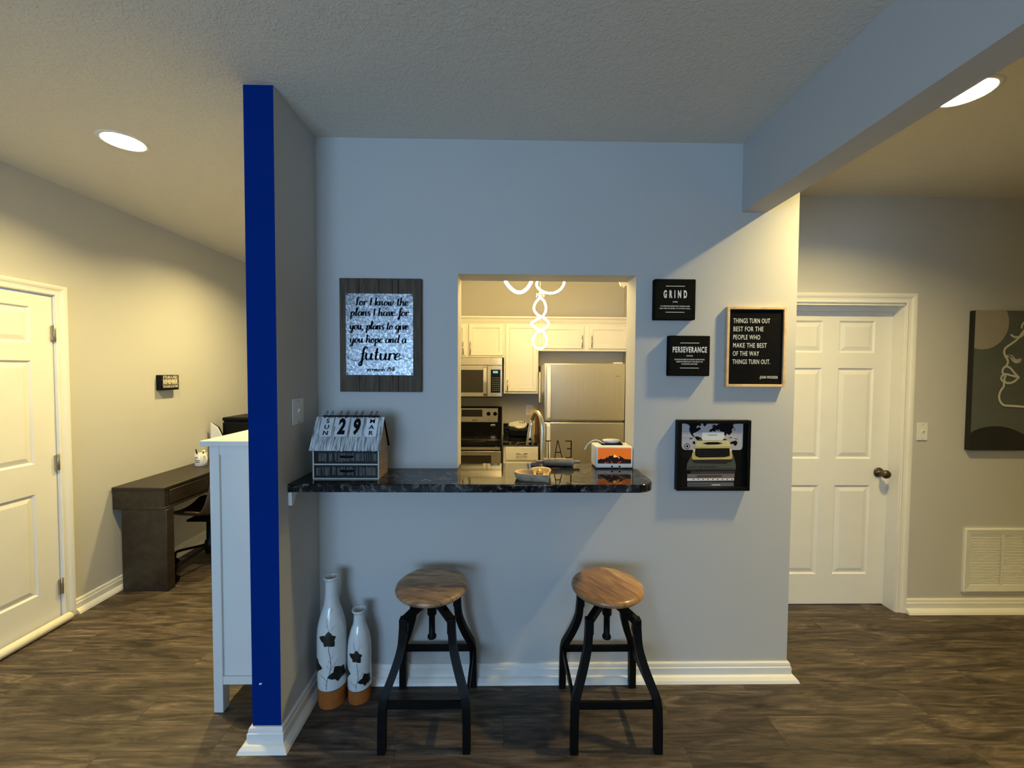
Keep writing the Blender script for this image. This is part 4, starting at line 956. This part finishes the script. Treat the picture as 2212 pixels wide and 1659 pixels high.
# white dresser
t = thing('dresser', 'tall white dresser standing against the back of the blue wall end', 'dresser', (-1.346, 1.864, 0))
dwx, dpl, dh = -XWL * -1 + 1.346 - .022, .78, 1.246
dwx = (XWL - .046) + 1.346
b = MB(); b.box((-.034, -.012, 1.247), (dwx, dpl + .012, 1.272), 'dresser', .002, 1); b.build('top_board', t)
b = MB(); b.box((.006, .012, .140), (dwx - .004, dpl - .012, 1.247), 'dresser'); b.build('carcass', t)
for (x, y) in ((0, 0), (0, dpl - .045), (dwx - .044, 0), (dwx - .044, dpl - .045)):
    b = MB(); b.box((x, y, 0), (x + .043, y + .045, 1.246), 'dresser', .0015, 1); b.build('post', t)
for za, zb in ((1.205, 1.246), (.132, .170)):
    b = MB(); b.box((.043, .003, za), (dwx - .044, .014, zb), 'dresser'); b.build('side_rail', t)
for k in range(5):
    b = MB(); z = .150 + k * .217; b.box((-.004, .052, z), (.010, dpl - .052, z + .208), 'dresser', .002, 1); d = b.build('drawer', t)
    for yy in (.24, dpl - .24): 
        b = MB(); b.lathe([(.001, -.026), (.010, -.024), (.013, -.016), (.006, -.008), (.006, 0)], (-.004, yy, z + .104), 14, 'nickel', 'X'); b.build('knob', d)

# ------------------------------------------------------------------ kitchen
ZK = .885
def cab_door(parent, x0, x1, z0, z1, y, handle=None, hz=None, horizontal=False, ring=((.0, 0), (.042, 0), (.050, -.008)), name='door', loc=None):
    """framed cabinet door standing 18 mm off the face frame"""
    b = MB(); F = lambda x, z, d: Vector((x, y - .019 - d, z))
    b.grid_panels([x0, x1], [z0, z1], {(0, 0)}, F, [(.003, .002), (.040, .002), (.047, -.006)] if not horizontal else [(.004, .003), (.010, .003)], 'cab')
    for (xa, za), (xb, zb) in (((x0, z0), (x1, z0)), ((x1, z0), (x1, z1)), ((x1, z1), (x0, z1)), ((x0, z1), (x0, z0))):
        b.face([F(xa, za, 0), F(xb, zb, 0), F(xb, zb, -.018), F(xa, za, -.018)], 'cab')
    d = b.build(name, parent); d.location = -parent.location
    if handle is not None:
        b = MB()
        if horizontal:
            xm, zm = handle; b.tube([(xm - .058, y - .050, zm), (xm + .058, y - .050, zm)], .0055, 'chrome', 10)
            for s in (-1, 1): b.tube([(xm + s * .034, y - .050, zm), (xm + s * .034, y - .018, zm)], .0045, 'chrome', 8)
        else:
            xm, za, zb = handle; b.tube([(xm, y - .048, za), (xm, y - .048, zb)], .0055, 'chrome', 10)
            for q in (.22, .78): b.tube([(xm, y - .048, za + (zb - za) * q), (xm, y - .018, za + (zb - za) * q)], .0045, 'chrome', 8)
        b.build('handle', d)
    return d
YU = 4.37
def cabinet(name, label, x0, x1, z0, z1, y0=YU, y1=YK - .0005):
    t = thing(name, label, 'kitchen cabinet', (x0, y0, z0)); b = MB(); b.box((0, 0, 0), (x1 - x0, y1 - y0, z1 - z0), 'cab'); b.build('carcass', t); return t
t = cabinet('wall_cabinet', 'cream two-door wall cabinet above the microwave', -.795, -.0185, 1.738, 2.10)
cab_door(t, -.765, -.420, 1.758, 2.092, YU, (-.448, 1.765, 1.90)); cab_door(t, -.393, -.028, 1.758, 2.092, YU, (-.372, 1.765, 1.90))
t = cabinet('wall_cabinet', 'tall cream single-door wall cabinet between microwave and refrigerator', -.0175, .3505, 1.353, 2.10)
cab_door(t, -.001, .334, 1.377, 2.092, YU, (.022, 1.385, 1.50))
t = cabinet('wall_cabinet', 'cream two-door wall cabinet above the refrigerator', .3515, XK - .001, 1.812, 2.10)
cab_door(t, .384, .836, 1.838, 2.080, YU, (.812, 1.845, 1.975)); cab_door(t, .890, 1.320, 1.838, 2.080, YU, (.914, 1.845, 1.975))
b = MB(); b.sweep([(-.795, YU, 2.10), (XK - .001, YU, 2.10)], [(0, 0), (.008, 0), (.012, .012), (.018, .016), (.030, .042), (.042, .052), (.048, .058), (.048, .072), (0, .072)], (0, 0, 1), 'cab'); struct(b.build('trim_2'))
# base cabinet + counter
t = thing('base_cabinet', 'cream base cabinet with drawer beside the oven', 'kitchen cabinet', (-.017, 4.075, 0))
b = MB(); b.box((0, 0, .10), (.352, YK - 4.076, .849), 'cab'); b.box((.002, .06, 0), (.35, YK - 4.076, .10), 'blackp'); b.build('carcass', t)
cab_door(t, .003, .330, .700, .836, 4.075, (.166, .772), horizontal=True, name='drawer'); cab_door(t, .003, .330, .125, .682, 4.075, (.304, .55, .66))
t = thing('kitchen_counter', 'short black granite counter with upstand next to the stove', 'counter', (-.020, 4.045, .850))
b = MB(); b.box((0, 0, 0), (.374, YK - .0005 - 4.045, .035), 'granite', .003, 2); b.build('slab', t)
b = MB(); b.box((0, YK - .0205 - 4.045, .0352), (.374, YK - .0005 - 4.045, .140), 'granite', .002, 1); b.build('upstand', t)
# microwave
t = thing('microwave', 'stainless over-the-range microwave under the cream cabinet', 'microwave', (-.795, 4.29, 1.318))
mw, mh, mdp = .760, .414, YK - 4.29 - .002
b = MB(); b.box((0, .018, .004), (mw, mdp, mh), 'steel_d'); b.box((0, .03, -.006), (mw, mdp, .004), 'blackp'); b.build('case', t)
b = MB(); b.box((0, .0, .336), (mw, .02, mh), 'steel', .003, 1)
b.box((.02, -.0006, .375), (.10, .0, .379), 'grey_ink'); b.build('vent_panel', t)
b = MB(); b.box((0, -.004, .004), (.600, .02, .330), 'steel', .003, 1); dr = b.build('door', t)
b = MB(); b.box((.075, -.0055, .048), (.560, -.0035, .286), 'glass_mw', .0, 1); b.build('window', dr)
b = MB(); b.tube([(.581, -.004, .020), (.581, -.030, .035), (.581, -.038, .16), (.581, -.030, .305), (.581, -.004, .318)], 0, 'steel', sq=(.030, .012)); b.build('handle', dr)
b = MB(); b.box((.604, -.004, .004), (mw, .02, .330), 'steel', .003, 1); pn = b.build('control_panel', t)
b = MB(); b.box((.640, -.0055, .046), (.742, -.0035, .290), 'blackp', 0, 1); b.build('touch_pad', pn)
b = MB()
for r_ in range(7):
    for c_ in range(4): b.box((.655 + c_ * .021, -.0064, .066 + r_ * .022), (.669 + c_ * .021, -.0056, .074 + r_ * .022), 'keypad')
b.build('keys', pn)
b = MB(); b.box((.664, -.0064, .252), (.715, -.0056, .276), 'display'); b.build('clock_display', pn)
# range
t = thing('stove', 'stainless and black electric range with oven below the microwave', 'stove', (-.795, 4.035, 0))
sw_ = .757; sd = YK - 4.035 - .002
b = MB(); b.box((0, .02, .05), (sw_, sd, .895), 'blackp', .003, 1); b.box((.02, .06, 0), (sw_ - .02, sd - .05, .05), 'blackp'); b.build('body', t)
b = MB(); b.box((-.0, .0, .896), (sw_, sd - .06, .908), 'glass', .004, 2); ck = b.build('cooktop', t)
for x, y, r_ in ((.20, .17, .09), (.56, .17, .075), (.20, .43, .075), (.56, .43, .09)):
    b = MB(); b.lathe([(r_ - .002, .9083), (r_, .9083), (r_, .9086), (r_ - .002, .9086), (r_ - .002, .9083)], (x, y, 0), 36, 'grey_ink', cap=False); b.build('burner_ring', ck)
b = MB(); b.box((0, sd - .085, .896), (sw_, sd, 1.185), 'blackp', .008, 2); bg_ = b.build('back_guard', t)
b = MB(); b.box((.10, sd - .092, 1.012), (sw_ - .045, sd - .084, 1.172), 'steel', .004, 2); b.build('control_panel', bg_)
b = MB(); b.box((.30, sd - .0945, 1.075), (.535, sd - .0915, 1.155), 'glass_mw', .001, 1); b.build('clock_window', bg_)
b = MB(); b.box((.60, sd - .0935, 1.035), (.61, sd - .0915, 1.040), 'ink'); b.box((.42, sd - .0935, 1.032), (.475, sd - .0915, 1.040), 'grey_ink'); b.build('printed_marks', bg_)
for x in (.145, .215, .605, .680):
    b = MB(); b.lathe([(.001, -.024), (.019, -.022), (.021, -.004), (.023, 0)], (x, sd - .092, 1.108), 20, 'blackp', 'Y'); b.build('knob', bg_)
for z, y in ((.975, sd - .0865),):
    b = MB(); b.lathe([(.001, -.0006), (.9, -.0006), (1, 0)], n=24, m='chrome', axis='Y'); o = b.build('badge', bg_, loc=(.655, y + .0006, z)); o.scale = (.034, 1, .014)
b = MB(); b.box((.004, -.004, .235), (sw_ - .004, .022, .795), 'steel', .004, 2); b.box((.004, .004, .80), (sw_ - .004, .02, .893), 'glass', .003, 1); od = b.build('oven_door', t)
b = MB(); b.box((.09, -.0055, .37), (.657, -.003, .755), 'glass_mw', .004, 2); b.build('oven_window', od)
b = MB(); b.tube([(.025, -.048, .833), (sw_ - .012, -.048, .833)], 0, 'steel', sq=(.018, .026))
for x in (.05, sw_ - .05): b.box((x - .012, -.045, .822), (x + .012, .004, .844), 'steel')
b.build('handle', od)
b = MB(); b.box((.004, -.003, .06), (sw_ - .004, .022, .228), 'steel', .004, 2); b.build('storage_drawer', t)
# refrigerator
t = thing('refrigerator', 'stainless top-freezer refrigerator at the right of the kitchen', 'refrigerator', (.372, 3.90, 0))
rw = .780
b = MB(); b.box((0, .075, .03), (rw, .70, 1.655), 'steel_d', .006, 2); b.box((.03, .12, 0), (rw - .03, .66, .03), 'blackp'); b.build('cabinet', t)
b = MB(); b.box((.0, 0, 1.120), (rw, .068, 1.672), 'steel', .010, 3); fz = b.build('freezer_door', t)
b = MB(); b.box((.0, 0, .07), (rw, .068, 1.104), 'steel', .010, 3); fd_ = b.build('fridge_door', t)
def fhandle(p, z0, z1):
    b = MB(); b.tube([(.040, -.002, z0 + .01), (.040, -.034, z0 + .03), (.041, -.046, (z0 + z1) / 2), (.040, -.034, z1 - .03), (.040, -.002, z1 - .01)], 0, 'handle', sq=(.034, .016)); b.build('handle', p)
fhandle(fz, 1.125, 1.655); fhandle(fd_, .52, 1.099)
b = MB(); b.box((rw - .10, .02, 1.672), (rw - .02, .10, 1.684), 'plastic', .003, 1); b.build('hinge_cover', t)
b = MB(); b.box((.685, -.0008, 1.548), (.725, .0, 1.552), 'grey_ink'); b.build('maker_mark', fz)
b = MB(); ff = [Vector((.3700, 4.36 - q, 0)) for q in (0,)]
rws = []
for z, dx, wd in ((1.585, 0, .075), (1.50, .002, .095), (1.40, .003, .105), (1.33, .004, .090), (1.29, .004, .055), (1.265, .003, .02)):
    rws.append([Vector((.369 - .010 - dx, 4.285 - wd / 2 + .02, z)), Vector((.369 - .001, 4.285 - wd / 2 + .016, z)), Vector((.369 - .001, 4.285 + wd / 2, z)), Vector((.369 - .014 - dx, 4.285 + wd / 2 - .006, z))])
b.loft(rws, 'cloth', smooth=True); tag(b.build('dish_towel'), 'folded white towel hanging on the side of the refrigerator', 'towel')
# outlet, box, mitt, block
switch('wall_outlet', 'white double outlet on the kitchen backsplash wall', FW, (.276, YK - .0003, 1.147), outlet=True, w=.078, h=.12)
t = thing('toaster', 'low black box under the white oven mitt on the kitchen counter', 'toaster', (.045, 4.33, ZK + .0005))
b = MB(); b.box((0, 0, .008), (.23, .20, .085), 'blackp', .012, 3)
for x in (.02, .19): b.box((x, .02, 0), (x + .02, .18, .01), 'blackp')
b.build('case', t)
t = thing('oven_mitt', 'white oven mitt with three black lines lying on the black box', 'oven mitt', (.150, 4.425, ZK + .087))
def mitt(sc, z, tilt=.30): 
    o_ = [(-.115, .010), (-.105, .030), (-.080, .034), (-.055, .052), (.0, .066), (.055, .058), (.085, .030), (.088, -.005), (.060, -.050), (.010, -.068), (-.030, -.058), (-.055, -.028), (-.085, -.018), (-.108, -.010)]
    pts = spline2(o_ + [o_[0]], 3)[:-1]
    return [Vector((x * sc, y * sc, z + (y + .07) * tilt)) for x, y in pts]
b = MB(); b.loft([mitt(.93, 0), mitt(1, .008), mitt(1, .018), mitt(.93, .028), mitt(.7, .034)], 'cloth'); b.build('glove', t)
b = MB()
Fg = lambda x, y, d: Vector((x, y, .036 + d + (y + .07) * .30))
for x0_, x1_ in ((.0, .016), (.028, .040), (.062, .056)): b.ribbon([(x0_, .034), ((x0_ + x1_) / 2, .012), (x1_, -.012)], .008, Fg, 'ink', .001)
b.build('stitched_lines', t)
t = thing('knife_block', 'pale wooden block behind the faucet next to the refrigerator', 'knife block', (.312, 4.53, ZK + .0005), rz=-.35)
b = MB(); b.prism([(-.030, -.03, 0), (-.030, .09, 0), (-.030, .115, .200), (-.030, .055, .285), (-.030, -.015, .262)], (.055, 0, 0), 'blockwood'); b.build('block', t)
b = MB(); b.tube([(-.018, .07, .27), (-.018, .09, .315)], .009, 'blockwood', 8); b.build('knife_handle', t)
# near counter with sink and faucet
t = thing('sink_cabinet', 'cream base cabinet under the kitchen sink behind the pass-through', 'kitchen cabinet', (-.50, 2.25, 0))
b = MB(); b.box((0, 0, .10), (1.5, .56, .849), 'cab'); b.box((0, 0, 0), (1.5, .50, .10), 'blackp'); b.build('carcass', t)
t = thing('sink_counter', 'black granite worktop behind the pass-through wall', 'counter', (-.50, 2.2155, .8495))
b = MB(); b.box((0, 0, 0), (1.5, .62, .0355), 'granite', .003, 2); b.build('slab', t)
t = thing('faucet', 'pull-down steel kitchen faucet rising behind the counter edge', 'faucet', (.2215, 2.42, ZK + .0005))
b = MB(); b.lathe([(.001, 0), (.027, 0), (.027, .008), (.020, .012), (.020, .07), (.0135, .085)], n=24, m='steel'); b.build('base', t)
sx_, sy_ = -.055, .135
pth = [(0, 0, .06), (0, 0, .20), (0, 0, .33)] + [(sx_ * (1 - math.cos(a)) / 2, sy_ * (1 - math.cos(a)) / 2, .36 + .098 * math.sin(a)) for a in [PI * i / 14 for i in range(0, 13)]]
b = MB(); b.tube(pth, .0128, 'steel', 16); b.build('spout', t)
b = MB(); e = Vector(pth[-1]); b.tube([e, e + Vector((-.004, .009, -.03)), e + Vector((-.010, .016, -.09)), e + Vector((-.013, .020, -.160)), e + Vector((-.013, .020, -.166))], [.0135, .017, .020, .025, .022], 'steel', 18); hd = b.build('spray_head', t)
for zz, r_ in ((-.120, .0085), (-.148, .0100)):
    b = MB(); c0 = e + Vector((-.012, .019 - .0215, zz)); b.tube([c0 + Vector((0, .006, 0)), c0 + Vector((0, -.004, -.001))], r_, 'blackp', 14); b.build('spray_button', hd)
b = MB(); b.tube([(.018, 0, .05), (.05, -.005, .065), (.085, -.01, .10)], [.008, .006, .005], 'steel', 10); b.build('lever', t)
# pendant fixture
t = thing('pendant_light', 'glowing twisted-ribbon LED pendant cluster hanging in the kitchen', 'pendant light', (.25, 3.0, ZC))
b = MB(); b.lathe([(.001, -.03), (.13, -.03), (.14, -.024), (.14, 0)], n=36, m='chrome'); b.build('ceiling_canopy', t)
PROG = spline2([(0, 0), (.41, 1), (.665, 2), (1, 2.5)], 24)
def interp(tab, u):
    for (a, c), (d, e) in zip(tab, tab[1:]):
        if a <= u <= d: return c + (e - c) * (u - a) / max(d - a, 1e-9)
    return tab[-1][1]
ENV = [(0, .0), (.03, .12), (.12, .55), (.26, .74), (.41, .84), (.54, 1.0), (.66, .95), (.80, .88)]
def twist(b, cx, cy, ztop, zbot, A, r, ph=0.):
    for s in (1, -1):
        P = []; n = 96
        for i in range(n + 1):
            u = 1 - (1 - i / n) ** 1.35; a = PI * interp(PROG, min(1, u)) + PI / 2
            env = A * (interp(ENV, u) if u < .80 else .88 * math.sqrt(max(0, 1 - ((u - .80) / .20) ** 2)))
            ca_ = math.copysign(abs(math.cos(a)) ** .7, math.cos(a)); sa_ = math.sin(a)
            P.append((cx + s * env * (ca_ * math.cos(ph) - sa_ * math.sin(ph)), cy + s * env * (ca_ * math.sin(ph) + sa_ * math.cos(ph)), ztop + (zbot - ztop) * u))
        b.tube(P, r, 'led', 10)
specs = [(.0, 0, 2.150 - ZC, 1.760 - ZC, .064, .0072, 0, 0), (.077, .03, 2.70 - ZC, 2.172 - ZC, .128, .0075, 2, .0), (-.165, -.20, 2.66 - ZC, 2.132 - ZC, .100, .0105, 2, .55)]
for k, (cx, cy, zt, zb, A, r, lb, ph) in enumerate(specs):
    b = MB(); b.tube([(cx * .4, cy * .4, -.03), (cx, cy, zt + .03)], .0016, 'plastic', 6); b.build('cable', t)
    b = MB(); twist(b, cx, cy, zt, zb, A, r, ph); b.build('light_ribbon', t)
    b = MB(); b.lathe([(.001, .045), (.006, .04), (.010, .02), (.022, .012), (.022, .004), (.012, 0), (.001, 0)], (cx, cy, zt - .002), 18, 'nickel'); b.tube([(cx - .030, cy, zt - .012), (cx - .024, cy, zt + .008), (cx, cy, zt + .012), (cx + .024, cy, zt + .008), (cx + .030, cy, zt - .012)], .0065, 'nickel', 8); b.build('cap', t)
# folded bracket on the kitchen side wall
t = thing('shelf_bracket', 'white folding bracket high in the upper right corner of the pass-through', 'bracket', (.742, 2.60, 2.145))
b = MB(); b.prism([(-.035, 0, .06), (.08, 0, .06), (.02, 0, -.004), (-.008, 0, -.004)], (0, .02, 0), 'cab'); b.build('plate', t)
b = MB(); b.tube([(.0, -.012, -.012), (.09, -.012, .048)], 0, 'cab', sq=(.010, .010)); b.build('strut', t)
b = MB(); b.box((.03, 0, .06), (.05, .02, ZC - 2.15 - .001), 'cab'); b.build('hanger', t)
